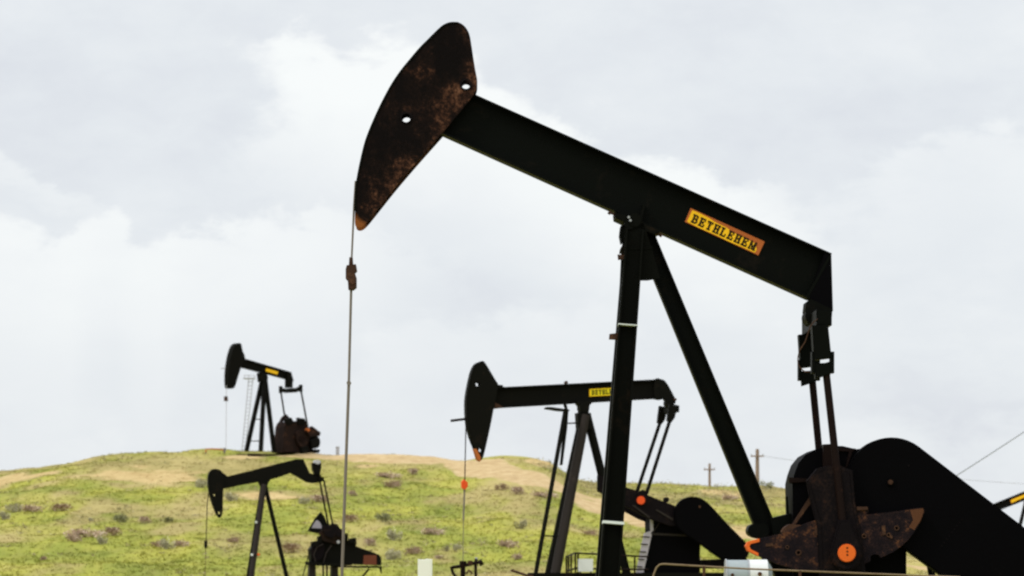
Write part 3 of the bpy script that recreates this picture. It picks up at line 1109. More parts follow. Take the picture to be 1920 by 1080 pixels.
        if sg < 0:
            bm = bmesh.new()
            tip = [(1424, 1010), (1402, 1016), (1398, 1024), (1402, 1033), (1422, 1043)]
            inn = [(1422, 1037), (1408, 1030), (1405, 1024), (1408, 1020), (1424, 1016)]
            prism(bm, P.m(tip + inn, -1.085), -1.10, -.85, .004)
            P.part('orange_tip', bm, 'orange', crank)
            bm = bmesh.new()
            prism(bm, P.m([(1706, 956), (1731, 953), (1732, 960), (1725, 977), (1714, 994), (1704, 988), (1712, 975)], -1.085), -1.0885, -1.083)
            P.part('rusty_corner', bm, paint('bare_rusty_corner', (.085, .034, .016), (.022, .012, .012), .45, 7), crank)
            bm = bmesh.new()
            P.plate(bm, [(1528, 908), (1518, 932), (1482, 988), (1486, 991), (1524, 938), (1534, 912)], -.90, -.86)
            P.plate(bm, smooth_loop([(1468, 1000), (1470, 990), (1482, 983), (1496, 984), (1508, 986), (1512, 992), (1500, 997)], 3), -1.05, -.8, .01)
            P.part('crank_brace', bm, 'brown', crank)
    # crank pins (near one has the orange cap)
    for sg in (-1, 1):
        bm = bmesh.new()
        c = P.q(1586, 1037, -1.2)
        tear = []
        for k in range(25):
            a = R(-205 + k * 230 / 24)
            tear.append((c[0] + .262 * math.cos(a), c[1] + .262 * math.sin(a) * 1.12))
        tear += [P.q(1593, 975, -1.2), P.q(1573, 975, -1.2)]
        v0, v1 = (-1.29, -1.135) if sg < 0 else (1.135, 1.29)
        prism(bm, tear, v0, v1, .03)
        cyl(bm, c[0], c[1], v0 - .012 if sg < 0 else v1 - .002, v0 + .002 if sg < 0 else v1 + .012, .19, 30)
        w = P.part('wrist_pin', bm, 'crank')
        if sg < 0:
            bm = bmesh.new()
            cyl(bm, c[0], c[1], v0 - .06, v0 - .01, .150, 32, .012)
            cap = P.part('pin_cap', bm, 'orange', w)
            bm = bmesh.new()
            for dz in (.085, .025, -.03):
                cyl(bm, c[0] + .005, c[1] + dz, v0 - .066, v0 - .058, .016, 10)
            P.part('cap_marks', bm, 'ink', cap)
    # --- gearbox
    bm = bmesh.new()
    P.plate(bm, [(1488, 1090), (1487, 960), (1486, 905), (1490, 888), (1497, 869), (1510, 853), (1528, 843), (1552, 836), (1580, 836), (1606, 842), (1640, 838), (1700, 880), (1700, 1090)], -.62, .62, .03)
    gb = P.part('gearbox', bm, 'blue_black')
    bm = bmesh.new()
    P.plate(bm, [(1479, 895), (1514, 897), (1514, 904), (1480, 906)], -.68, -.45, .01)
    P.plate(bm, [(1544, 833), (1565, 832), (1566, 878), (1545, 879)], -.80, -.6, .01)
    P.plate(bm, [(1566, 839), (1605, 841), (1598, 848), (1589, 876), (1585, 876), (1592, 847), (1566, 846)], -.66, -.60, .006)
    P.part('gearbox_flange', bm, 'redrod', gb)
    # --- belt guard
    bm = bmesh.new()
    cx, cy, L = 1672, 905, 430
    ang = math.atan2(.6, .8)
    st = []
    for k in range(25):
        a = ang + math.pi / 2 + math.pi * k / 24
        st.append((cx + 85 * math.cos(a), cy + 85 * math.sin(a)))
    ex, ey = cx + L * math.cos(ang), cy + L * math.sin(ang)
    for k in range(17):
        a = ang - math.pi / 2 + math.pi * k / 16
        st.append((ex + 80 * math.cos(a), ey + 80 * math.sin(a)))
    P.plate(bm, st, -.86, -.50, .02)
    bg = P.part('belt_guard', bm, 'blue_black')
    bm = bmesh.new()
    P.disc(bm, 1671, 904, 8.5, -.885, -.858, 20, .006)
    P.part('hub_cover', bm, 'blue_black', bg)
    bm = bmesh.new()
    P.disc(bm, 1670, 904, 4.6, -.93, -.884, 14, .006)
    P.part('bolt', bm, 'brown', bg)
    bm = bmesh.new()
    for k in range(9):
        P.disc(bm, 1804 - k * 4.8, 974 + k * 6.2, 1.25, -.868, -.858, 6)
    P.disc(bm, 1704, 873, 2, -.868, -.858, 6)
    P.part('rivets', bm, 'crank', bg)
    # --- brake and base
    bm = bmesh.new()
    P.plate(bm, smooth_loop([(1402, 994), (1408, 984), (1424, 981), (1440, 985), (1442, 1004), (1424, 1010), (1406, 1004)], 3), -.2, .25, .01)
    P.plate(bm, [(1444, 972), (1484, 962), (1500, 1000), (1452, 1010)], -.3, .3, .012)
    br = P.part('brake_housing', bm, 'black')
    bm = bmesh.new()
    tube(bm, [P.q3(1478, 975, -.25), P.q3(1475, 931, -.25)], .02, 8)
    P.part('brake_lever', bm, 'black', br)
    bm = bmesh.new()
    for v in (-.75, .75):
        a, b = P.q(1100, 1180, v)[0], P.q(2090, 1180, v)[0]
        box(bm, a, b, v - .12, v + .12, .06, .36, .006)
    for px in (1135, 1330, 1500, 1690, 1880, 2060):
        a = P.q(px, 1180, 0)[0]
        box(bm, a, a + .22, -.62, .62, .08, .34)
    a, b = P.q(1484, 1000, 0)[0], P.q(1702, 1000, 0)[0]
    box(bm, a, b, -.68, .68, .365, 1.28, .01)
    P.part('base_skid', bm, 'black')
    bm = bmesh.new()
    P.plate(bm, [(1734, 1036), (1741, 1036), (1770, 1180), (1760, 1180)], .25, .33)
    P.plate(bm, [(1744, 1044), (1748, 1044), (1772, 1180), (1768, 1180)], .6, .66)
    P.part('guard_support', bm, 'black')
    bm = bmesh.new()   # motor at the low end of the belts
    c = P.q(1990, 1145, -.5)
    cyl(bm, c[0], c[1], -.48, .55, .42, 24, .03)
    box(bm, c[0] - .5, c[0] + .5, -.4, .5, .365, c[1] - .2, .01)
    P.part('motor', bm, 'blue_black')
    return P


MP = main_pump()


# ================================================================== SECOND PUMP JACK
def second_pump():
    P = Pump(1096, 115.0, 10.0, float(height((1096 - 960) / FPX * 115, 115.0)), 'black pump jack with nearly level beam and side ladder, behind the post of the largest')
    VH = .26
    outl = [(874, 765), (875, 742), (880, 715), (885, 695), (892, 682), (901, 677.5), (906, 677), (911, 682), (920, 697), (930, 714), (934, 722), (930, 745), (926, 765), (921, 792), (915, 820), (910, 842), (906, 857), (901, 864), (897, 861), (892, 845), (882, 820), (876, 795)]
    bm = bmesh.new()
    p = smooth_loop(P.m(outl, -VH), 3)
    hs = [(*P.q(896, 720.5, -VH), .085), (*P.q(901.5, 844, -VH), .08)]
    for v0, v1 in ((-VH, -VH + .03), (VH - .03, VH)):
        holed(bm, p, hs, v0, v1)
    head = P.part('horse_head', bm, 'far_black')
    bm = bmesh.new()
    arc = P.m([outl[i] for i in (20, 21, 0, 1, 2, 3, 4, 5)], -VH)
    prism(bm, smooth_loop(arc, 3, False) + smooth_loop([(a[0] + .06, a[1]) for a in arc][::-1], 3, False), -VH - .015, VH + .015)
    P.part('arc_plate', bm, 'far_black', head)
    bm = bmesh.new()
    P.plate(bm, [(890, 841), (894, 842), (901, 857), (901, 865), (896, 861)], -VH - .012, VH + .012)
    P.part('orange_tip', bm, 'plate_rust', head)
    bm = bmesh.new()
    tube(bm, [P.q3(845, 789, -.1), P.q3(878, 785, -.1)], .05, 8)
    P.part('pin_bar', bm, 'redrod', head)
    # beam
    bm = P.ibeam([(925, 726.5), (1234, 711)], [(925, 765.5), (1240, 747)], .17, .05)
    P.plate(bm, smooth_loop([(1228, 711.5), (1240, 711), (1247, 714), (1254, 724), (1260, 735), (1265, 745), (1267, 755), (1262, 758), (1250, 757), (1246, 748), (1228, 748)], 2), -.16, .16, .01)
    P.plate(bm, [(930, 721), (943, 722), (944, 728), (930, 728)], -.2, .2)
    beam = P.part('walking_beam', bm, 'far_black')
    bm = bmesh.new()
    P.disc(bm, 1062, 717, 3, -.1, .1, 10)
    P.disc(bm, 1266, 749, 3, -.2, .2, 10)
    P.plate(bm, [(928, 754), (945, 764), (928, 766)], -.21, .21)
    P.part('lug', bm, 'brown', beam)
    name_plate(P, [(1105, 729.5), (1173, 725.5), (1173, 740), (1105, 743.5)], -.045, 'lemon', 'yellow', True, False, beam)
    # rod
    bm = bmesh.new()
    for dv in (-.06, .06):
        tube(bm, [P.q3(875, 770, dv), P.q3(873.5, 800, dv), P.q3(871.5, 903, dv)], .022, 6)
    P.part('bridle_cable', bm, 'redrod')
    bm = bmesh.new()
    P.plate(bm, [(866, 904), (870, 899), (874, 902), (877.5, 905), (877, 913), (872, 918), (867, 915)], -.14, .14, .015)
    P.part('carrier_bar', bm, 'redorange')
    bm = bmesh.new()
    tube(bm, [P.q3(871, 915, 0), P.q3(869, 975, 0)], .036, 8)
    tube(bm, [P.q3(869, 975, 0), P.q3(868, 1058, 0)], .014, 8)
    P.part('polished_rod', bm, 'rod')
    # post
    for sg in (-1, 1):
        bm = bmesh.new()
        a, b = P.q3(1098, 778, -.2), P.q3(1036.5, 1110, -.8)
        sweep(bm, circ(.195, 18), Vector((a.x, sg * .2, a.z)), Vector((b.x, sg * .62, b.z)), (1, 0, 0), .95, 1.05)
        P.part('leg', bm, 'grey_tube' if sg < 0 else 'far_black')
    bm = bmesh.new()
    sweep(bm, circ(.17, 16), P.q3(1102, 785, 0), P.q3(1183, 1108, 0))
    P.part('rear_brace', bm, 'far_black')
    bm = bmesh.new()
    P.plate(bm, [(1083, 774), (1108, 774), (1111, 790), (1112, 805), (1085, 805)], -.30, .30, .01)
    P.plate(bm, [(1079, 752), (1114, 751), (1106, 760), (1104, 775), (1088, 775), (1087, 762)], -.25, .25, .01)
    P.disc(bm, 1096, 764, 9, -.3, .3, 18)
    P.part('saddle_bearing', bm, 'far_black')
    # ladder beside the post
    bm = bmesh.new()
    a, b = P.q3(1060, 770, -.55), P.q3(1004, 1078, -.55)
    ladder_bm(bm, b, a, .42, (0, 1, 0), .33, .02)
    P.plate(bm, [(1060, 770), (1066, 770), (1064, 800), (1055, 872), (1050, 872)], -.7, -.62)
    ld = P.part('ladder', bm, 'far_black')
    bm = bmesh.new()
    P.plate(bm, [(1026, 763), (1034, 763), (1068, 768), (1067, 771), (1050, 770), (1025, 766)], -.85, -.25)
    P.plate(bm, [(1056, 756), (1063, 759), (1065, 768), (1060, 768)], -.6, -.5)
    P.part('platform', bm, 'far_black', ld)
    bm = bmesh.new()
    tube(bm, [P.q3(1061, 794, -.5), P.q3(1083, 793, -.3)], .028, 6)
    tube(bm, [P.q3(1019, 1005, -.5), P.q3(1046, 1005, -.6)], .028, 6)
    P.part('bracket', bm, 'far_black', ld)
    # equalizer / pitmans
    bm = bmesh.new()
    e = P.q3(1257, 768, 0)
    box(bm, e.x - .14, e.x + .14, -.95, .95, e.z - .14, e.z + .12, .02)
    P.disc(bm, 1256, 756, 8, -.22, .22, 16)
    P.part('equalizer', bm, 'far_black')
    for sg in (-1, 1):
        bm = bmesh.new()
        pts = P.m([(1254, 757), (1270, 760), (1264, 784), (1258, 792), (1250, 789)], -.85)
        prism(bm, pts, sg * .85 - .12, sg * .85 + .12, .015)
        P.part('hanger_block', bm, 'far_black')
        bm = bmesh.new()
        a, b = P.q3(1257, 785, -.85), P.q3(1212, 926, -.95)
        a.y, b.y = sg * .85, sg * .95
        tube(bm, [a, b], .072, 12)
        P.part('pitman_arm', bm, 'far_black')
    # cranks
    for sg in (-1, 1):
        bm = bmesh.new()
        arm = [(1116, 893), (1122, 890), (1160, 909), (1200, 922), (1236, 937), (1260, 946), (1285, 957), (1300, 963), (1305, 975), (1298, 988), (1256, 986), (1218, 973), (1190, 958), (1160, 943), (1118, 921)]
        arm_ = [(max(x, 1121 if sg < 0 else 1150), y) for x, y in arm]
        prism(bm, P.m(arm_, -1.0), -1.0 if sg < 0 else .8, -.8 if sg < 0 else 1.0, .015)
        cr = P.part('crank', bm, 'crank')
        if sg < 0:
            bm = bmesh.new()
            P.plate(bm, [(1196, 922), (1206, 918), (1214, 922), (1214, 934), (1209, 946), (1196, 946)], -1.09, -.99, .012)
            b2 = bmesh.new()
            P.disc(b2, 1250, 937, 5, -1.0, -.8, 14)
            P.part('bolt', b2, 'crank', cr)
            w = P.part('wrist_pin', bm, 'crank', cr)
            bm = bmesh.new()
            P.disc(bm, 1202, 938, 7.8, -1.13, -1.085, 22, .01)
            P.part('pin_cap', bm, 'redorange', w)
            bm = bmesh.new()
            P.plate(bm, [(1229, 956), (1232, 955), (1264, 973), (1261, 976)], -1.03, -.995)
            P.plate(bm, [(1186, 948), (1188, 946), (1219, 969), (1218, 972)], -1.03, -.995)
            P.part('edge_strip', bm, 'grey_tube', cr)
    bm = bmesh.new()
    P.plate(bm, [(1185, 1125), (1203, 1078), (1222, 1003), (1221, 975), (1226, 965), (1290, 960), (1313, 1000), (1313, 1125)], -.6, .6, .03)
    gb = P.part('gearbox', bm, 'blue_black')
    bm = bmesh.new()
    P.plate(bm, [(1223, 999), (1288, 1002), (1288, 1006), (1223, 1003)], -.64, -.598)
    tube(bm, [P.q3(1225, 998, -.66), P.q3(1238, 978, -.66)], .02, 6)
    P.part('gearbox_flange', bm, 'grey_tube', gb)
    bm = bmesh.new()
    P.plate(bm, smooth_loop([(1265, 965), (1267, 952), (1274, 941), (1284, 934), (1298, 931), (1312, 933), (1324, 940), (1334, 949), (1366, 984), (1396, 1014), (1404, 1026), (1404, 1040), (1396, 1048), (1370, 1052), (1349, 1046), (1316, 1022), (1284, 1001), (1270, 986)], 2), -1.28, -1.04, .03)
    bg = P.part('belt_guard', bm, 'blue_black')
    bm = bmesh.new()
    P.disc(bm, 1312, 950, 2.4, -1.30, -1.278, 8)
    P.part('bolt', bm, 'brown', bg)
    bm = bmesh.new()
    P.plate(bm, [(1208, 1000), (1219, 996), (1222, 1003), (1204, 1085), (1192, 1085), (1194, 1070)], -.70, -.605)
    P.plate(bm, [(1219, 970), (1224, 967), (1225, 994), (1220, 1000)], -.68, -.604)
    st = P.part('step_panel', bm, 'lilac')
    bm = bmesh.new()
    for k in range(6):
        y = 1006 + 14 * k
        x = 1204 - 3.3 * k
        tube(bm, [P.q3(x, y, -.72), P.q3(x + 14, y + 1, -.72)], .02, 6)
    P.part('rung', bm, 'crank', st)
    bm = bmesh.new()
    for v in (-.7, .7):
        box(bm, P.q(990, 1080, v)[0], P.q(1420, 1080, v)[0], v - .12, v + .12, P.q(1000, 1090, v)[1], P.q(1000, 1074, v)[1], .01)
    box(bm, P.q(1010, 1080, 0)[0], P.q(1410, 1080, 0)[0], -.55, .55, .02, P.q(1000, 1085, 0)[1])
    P.part('base_skid', bm, 'far_black')
    bm = bmesh.new()
    tube(bm, [P.q3(958, 1069, -.9), P.q3(985, 1078, -.9), P.q3(1000, 1082, -.9)], .05, 8)
    P.part('drain_pipe', bm, 'brown')
    bm = bmesh.new()
    P.plate(bm, [(1318, 1050), (1400, 1046), (1400, 1066), (1318, 1066)], -.4, .3, .02)
    P.part('motor', bm, 'crank')
    return P


SP = second_pump()


# ================================================================== HILLTOP PUMP JACK
def hill_pump():
    Y = 277.0
    x = (500 - 960) / FPX * Y
    z = float(EYE + (HROW - 850) / FPX * Y)
    P = Pump(500, Y, 42.0, z - .15, 'distant black pump jack on the hilltop skyline, wide crossbar and two rods showing')
    VH = .34
    bm = bmesh.new()
    outl = [(422.6, 699), (426, 673), (430.5, 656), (434, 648), (439, 644), (446, 644), (448, 652), (450, 660), (454, 671), (446, 690), (440, 709), (434, 727), (427, 728), (423, 725)]
    pp = [P.q(a, b, 0) for a, b in outl]
    prism(bm, smooth_loop([(a + .12, b) for a, b in pp], 2), -VH, VH, .02)
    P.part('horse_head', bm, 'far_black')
    bm = P.ibeam([(446, 668.5), (546, 697.5)], [(442, 685.5), (541, 711.5)], .22, .07)
    P.plate(bm, [(538, 697), (546, 697), (551, 715), (538, 711)], -.2, .2)
    beam = P.part('walking_beam', bm, 'far_black')
    name_plate(P, [(499, 690.5), (522, 697), (520, 702.5), (498, 696)], -.235, 'yellow', 'yellow', False, False, beam)
    bm = bmesh.new()
    P.plate(bm, [(488, 699), (500, 700), (503, 707), (502, 716), (490, 716)], -.3, .3, .02)
    P.part('saddle_bearing', bm, 'far_black')
    top = P.q3(494, 710, 0)
    zg = 0.05
    fl = P.q3(489.5, 846, -1.1)
    # two front legs and one rear brace; side spread from the yaw
    for sg in (-1, 1):
        bm = bmesh.new()
        f_ = P.q3(489 if sg < 0 else 462, 846, sg * .95)
        sweep(bm, rect(.34, .3), top + Vector((0, sg * .15, 0)), Vector((f_.x, sg * .95, f_.z)), (1, 0, 0))
        P.part('leg', bm, 'far_black')
    la, lb = P.q3(489, 846, -.95), P.q3(462, 846, .95)
    bm = bmesh.new()
    for k in (.27, .56, .86):
        a = (top + Vector((0, -.15, 0))).lerp(la, k)
        b = (top + Vector((0, .15, 0))).lerp(lb, k)
        tube(bm, [a, b], .05, 6)
    P.part('cross_rail', bm, 'redrod')
    bm = bmesh.new()
    sweep(bm, rect(.34, .3), P.q3(497, 710, 0), P.q3(514, 848, 0))
    P.part('rear_brace', bm, 'far_black')
    # equalizer + pitmans
    c = P.q3(545, 731, 0)
    k = 1.55
    bm = bmesh.new()
    prism_pts = None
    sweep(bm, rect(.3, .32), c + Vector((0, -k, .12)), c + Vector((0, -k * .55, -.06)), (1, 0, 0))
    sweep(bm, rect(.3, .40), c + Vector((0, -k * .55, -.06)), c + Vector((0, k * .55, -.06)), (1, 0, 0))
    sweep(bm, rect(.3, .32), c + Vector((0, k * .55, -.06)), c + Vector((0, k, .12)), (1, 0, 0))
    for sg in (-1, 1):
        box(bm, c.x - .12, c.x + .12, sg * k - .14, sg * k + .14, c.z - .25, c.z + .42)
    P.plate(bm, [(540, 711), (549, 713), (549, 727), (540, 727)], -.25, .25)
    P.part('equalizer', bm, 'far_black')
    for sg, bot in ((-1, (577, 800)), (1, (534, 782))):
        bm = bmesh.new()
        tube(bm, [c + Vector((0, sg * k, 0)), P.q3(*bot, sg * 1.45)], .085, 8)
        P.part('pitman_arm', bm, 'far_black')
    # cranks, weights, gearbox, motor
    for sg, pts, pin in ((1, [(521, 808), (522, 795), (529, 782), (536, 777), (545, 787), (545, 812), (530, 812)], (534, 792)),
                         (-1, [(578, 803), (584, 799), (600, 811), (598, 818), (580, 818), (572, 808)], (579, 806))):
        bm = bmesh.new()
        prism(bm, P.m(pts, sg * 1.25), sg * 1.25 - .14, sg * 1.25 + .14, .02)
        cr = P.part('crank', bm, 'far_brown')
        bm = bmesh.new()
        P.disc(bm, *pin, 3.2, sg * 1.25 - .24, sg * 1.25 + .16, 12)
        P.part('pin_cap', bm, 'pale_steel' if sg > 0 else 'plate_rust', cr)
    bm = bmesh.new()
    P.plate(bm, [(534, 800), (538, 792), (560, 789), (574, 789), (579, 802), (585, 820), (582, 848), (530, 848)], -.7, .8, .04)
    P.part('gearbox', bm, 'far_brown')
    bm = bmesh.new()
    P.plate(bm, smooth_loop([(556, 812), (565, 806), (577, 811), (581, 822), (575, 836), (567, 840), (558, 830)], 2), -1.02, -.72, .03)
    P.part('belt_guard', bm, 'far_brown')
    bm = bmesh.new()
    c2 = P.q(588, 829, -.6)
    cyl(bm, c2[0], c2[1], -.9, .3, .62, 20, .05)
    P.plate(bm, [(584, 842), (600, 843), (599, 849), (584, 849)], -.5, .4)
    P.part('motor', bm, 'far_black')
    bm = bmesh.new()
    P.plate(bm, [(519, 822), (530, 812), (546, 815), (546, 850), (519, 850)], .85, 1.35, .03)
    P.part('engine_housing', bm, 'far_brown')
    bm = bmesh.new()
    for pts, v0, v1 in (([(538, 786), (547, 783), (552, 793), (541, 798)], -.9, -.4), ([(560, 783), (572, 785), (573, 796), (560, 797)], -.9, -.5), ([(583, 826), (596, 822), (599, 838), (586, 842)], -1.3, -.9),
                        ([(524, 812), (533, 806), (536, 822), (526, 826)], .4, .84), ([(566, 838), (578, 836), (580, 848), (566, 849)], -1.2, -.8)):
        P.plate(bm, pts, v0, v1, .02)
    P.part('machinery_cluster', bm, 'far_black')
    bm = bmesh.new()
    P.disc(bm, 566.5, 823, 5.5, -1.12, -1.0, 14)
    P.part('pulley', bm, 'redrod')
    bm = bmesh.new()
    a0 = P.q(455, 850, 0)[0]
    b0 = P.q(600, 850, 0)[0]
    for v in (-.9, .9):
        box(bm, a0, b0, v - .15, v + .15, -.3, .04)
    P.part('base_skid', bm, 'far_brown')
    bm = bmesh.new()
    tube(bm, [P.q3(424.5, 722, 0), P.q3(424.5, 744, 0)], .03, 6)
    tube(bm, [P.q3(424.5, 750, 0), P.q3(423.5, 845, 0)], .028, 6)
    P.part('polished_rod', bm, 'pale_steel')
    bm = bmesh.new()
    P.plate(bm, [(422.5, 743), (427, 743), (428, 752), (422.5, 752)], -.12, .12, .02)
    P.part('carrier_bar', bm, 'brown')
    bm = bmesh.new()
    tube(bm, [P.q3(414, 691, 0), P.q3(424, 691, 0)], .03, 6)
    P.part('pin_bar', bm, 'rod')
    return P


HP = hill_pump()


# ================================================================== BENT BEAM PUMP JACK
def bent_pump():
    Y = 158.0
    P = Pump(495, Y, 12.0, float(height((495 - 960) / FPX * Y, Y)) - .1, 'black pump jack with bent beam sloping down to its head, before the green slope')
    VH = .22
    bm = bmesh.new()
    outl = [(390, 900), (392, 887), (397.5, 880.5), (405, 879), (414, 882), (418, 889), (420, 905), (418.5, 925), (418, 950), (417, 962), (412.5, 971), (406, 964), (397.5, 942), (392, 922)]
    hs = [(*P.q(402.5, 928, -VH), .06), (*P.q(411.5, 961.5, -VH), .07)]
    holed(bm, smooth_loop(P.m(outl, -VH), 3), hs, -VH, -VH + .03)
    holed(bm, smooth_loop(P.m(outl, -VH), 3), hs, VH - .03, VH)
    arc = P.m([(397.5, 942), (392, 922), (390, 900), (392, 887), (397.5, 880.5), (405, 879)], -VH)
    prism(bm, smooth_loop(arc, 3, False) + smooth_loop([(a[0] + .05, a[1] - .01) for a in arc][::-1], 3, False), -VH - .01, VH + .01)
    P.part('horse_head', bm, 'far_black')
    bm = bmesh.new()
    P.plate(bm, [(412, 888), (419, 887), (427, 893), (480, 880), (520, 869.5), (555, 861), (569, 861), (575, 874), (581, 887), (592, 890), (600, 888), (606, 900), (603, 904), (586, 906), (575, 904), (560, 895), (545, 887), (520, 896), (500, 901), (484, 904), (450, 910), (412, 918)], -.16, .16, .02)
    beam = P.part('walking_beam', bm, 'far_black')
    bm = bmesh.new()
    P.plate(bm, [(586, 868), (602, 866), (603, 876), (600, 890), (591, 890), (587, 880)], -.3, .3, .03)
    eq = P.part('equalizer', bm, 'far_black')
    bm = bmesh.new()
    P.plate(bm, smooth_loop([(590, 868), (591, 863), (596, 862), (601, 864), (601, 869), (595, 871)], 2), -.32, .32, .02)
    P.part('bearing_cap', bm, 'pale_steel', eq)
    bm = bmesh.new()
    P.plate(bm, [(484, 902), (508, 898), (503, 906), (501, 914), (490, 914)], -.2, .2, .02)
    P.part('saddle_bearing', bm, 'far_black')
    for sg in (-1, 1):
        bm = bmesh.new()
        a, b = P.q3(495, 908, -.14), P.q3(469.5, 1096, -.62)
        sweep(bm, circ(.15, 14), Vector((a.x, sg * .14, a.z)), Vector((b.x, sg * .55, b.z)))
        P.part('leg', bm, 'grey_tube' if sg < 0 else 'far_black')
    bm = bmesh.new()
    sweep(bm, circ(.115, 12), P.q3(497, 910, 0), P.q3(541, 1096, 0))
    P.part('rear_brace', bm, 'far_black')
    for sg in (-1, 1):
        bm = bmesh.new()
        a, b = P.q3(607, 900, -.75), P.q3(625, 990, -.8)
        a.y, b.y = sg * .75, sg * .8
        tube(bm, [a, b], .05, 8)
        P.part('pitman_arm', bm, 'far_black')
    bm = bmesh.new()
    e = P.q3(600, 899, 0)
    box(bm, e.x - .1, e.x + .1, -.8, .8, e.z - .1, e.z + .1, .02)
    P.part('crossbar', bm, 'far_black')
    bm = bmesh.new()
    holed(bm, P.m([(601, 960), (590, 973), (577, 996), (590, 999), (612, 1002), (614, 985), (608, 968)], .7), [(*P.q(594, 984, .7), .16)], .62, .85)
    cr = P.part('crank', bm, 'far_black')
    bm = bmesh.new()
    P.plate(bm, [(584, 990), (589, 981), (594, 975), (599, 978), (603, 985), (603, 991)], .598, .618, .008)
    P.part('counterweight', bm, 'lilac', cr)
    bm = bmesh.new()
    P.plate(bm, [(598, 1000), (607, 990), (618, 984), (632, 986), (641, 996), (641, 1012), (630, 1020), (605, 1014)], -.85, -.65, .02)
    P.disc(bm, 625, 1002, 9, -.95, -.84, 18, .02)
    cr = P.part('crank', bm, 'far_brown')
    bm = bmesh.new()
    P.disc(bm, 634.5, 1016, 3, -.9, -.85, 10)
    P.part('pin_cap', bm, 'pale_steel', cr)
    bm = bmesh.new()
    P.plate(bm, [(582, 1030), (590, 1019), (604, 1013), (616, 1010), (622, 995), (640, 992), (650, 1012), (660, 1060), (600, 1061), (584, 1054)], -.55, .55, .03)
    P.part('gearbox', bm, 'far_black')
    bm = bmesh.new()
    P.plate(bm, smooth_loop([(584, 1034), (590, 1022), (602, 1016), (609, 1024), (607, 1042), (597, 1052), (586, 1048)], 2), -.75, -.57, .02)
    P.part('flywheel', bm, 'crank')
    bm = bmesh.new()
    P.plate(bm, [(603, 990), (609, 984), (616, 987), (623, 981), (633, 983), (637, 990), (645, 995), (644, 1004), (636, 1008), (630, 1004), (621, 1010), (610, 1004)], -1.02, -.86, .02)
    P.part('gear_cover', bm, 'crank')
    bm = bmesh.new()
    for a, b, c_, d_ in ((584, 1016, 597, 1024), (596, 1006, 603, 1018), (640, 1002, 652, 1012), (655, 1010, 668, 1018)):
        P.plate(bm, [(a, b), (c_, b - 2), (c_ + 1, d_), (a, d_ + 1)], -.9, -.5, .015)
    P.part('flange_cluster', bm, 'far_black')
    bm = bmesh.new()
    tube(bm, [P.q3(592, 1054, -.8), P.q3(588, 1040, -.8), P.q3(594, 1026, -.85), P.q3(606, 1020, -.85)], .035, 6)
    tube(bm, [P.q3(606, 1056, -.8), P.q3(612, 1036, -.85), P.q3(622, 1022, -.9)], .03, 6)
    P.part('oil_line', bm, 'grey_tube')
    bm = bmesh.new()
    P.plate(bm, [(580, 1053), (646, 1057), (646, 1061.5), (581, 1060)], -.95, .8)
    P.part('bed_plate', bm, 'far_black')
    bm = bmesh.new()
    P.plate(bm, [(644, 1010), (669, 1019), (667, 1024), (690, 1032), (711, 1040), (715, 1046), (715.5, 1060), (640, 1058)], -.65, -.40, .02)
    bg = P.part('belt_guard', bm, 'far_black')
    bm = bmesh.new()
    P.plate(bm, [(682, 1041), (706, 1041), (706, 1059), (681, 1059)], -.67, -.648)
    P.part('rusty_panel', bm, paint('red_rust_panel', (.13, .040, .022), (.20, .07, .035), .5, 2), bg)
    bm = bmesh.new()
    P.plate(bm, [(628, 1060.5), (716, 1061.5), (716, 1065), (628, 1064)], -.6, .4)
    sweep(bm, rect(.1, .1), P.q3(692, 1066, -.4), P.q3(668, 1096, -.4))
    P.plate(bm, [(712, 1062), (716, 1062), (716, 1076), (713, 1072)], -.5, -.4)
    P.part('base_skid', bm, 'far_black')
    for px in (586, 628):
        bm = bmesh.new()
        P.plate(bm, [(px - 5, 1058), (px + 6, 1058), (px + 7, 1098), (px - 7, 1098)], -.35, .35, .02)
        P.part('pedestal', bm, 'grey_tube')
    bm = bmesh.new()
    for px in (606, 613):
        tube(bm, [P.q3(px, 1058, 0), P.q3(px, 1098, 0)], .05, 8)
    tube(bm, [P.q3(581, 1032, -.5), P.q3(566, 1086, -.6)], .03, 6)
    P.part('support_strut', bm, 'far_black')
    bm = bmesh.new()
    for dv in (-.05, .05):
        tube(bm, [P.q3(391, 925, dv), P.q3(388.5, 945, dv), P.q3(386.5, 1016, dv)], .025, 6)
    P.part('bridle_cable', bm, 'redrod')
    bm = bmesh.new()
    P.plate(bm, [(383.5, 1014), (389, 1014), (389, 1027), (383.5, 1027)], -.1, .1, .015)
    P.part('carrier_bar', bm, 'far_black')
    bm = bmesh.new()
    tube(bm, [P.q3(386, 1026, 0), P.q3(384, 1096, 0)], .016, 6)
    P.part('polished_rod', bm, 'brown')
    bm = bmesh.new()
    P.disc(bm, 472.5, 1040, 2.5, -.62, -.5, 8)
    P.disc(bm, 480.5, 979, 2.2, -.48, -.36, 8)
    P.part('leg_clamp', bm, 'band')
    bm = bmesh.new()
    P.disc(bm, 485, 1039.5, 2.3, -.62, -.5, 8)
    P.part('red_tag', bm, 'redorange')


bent_pump()


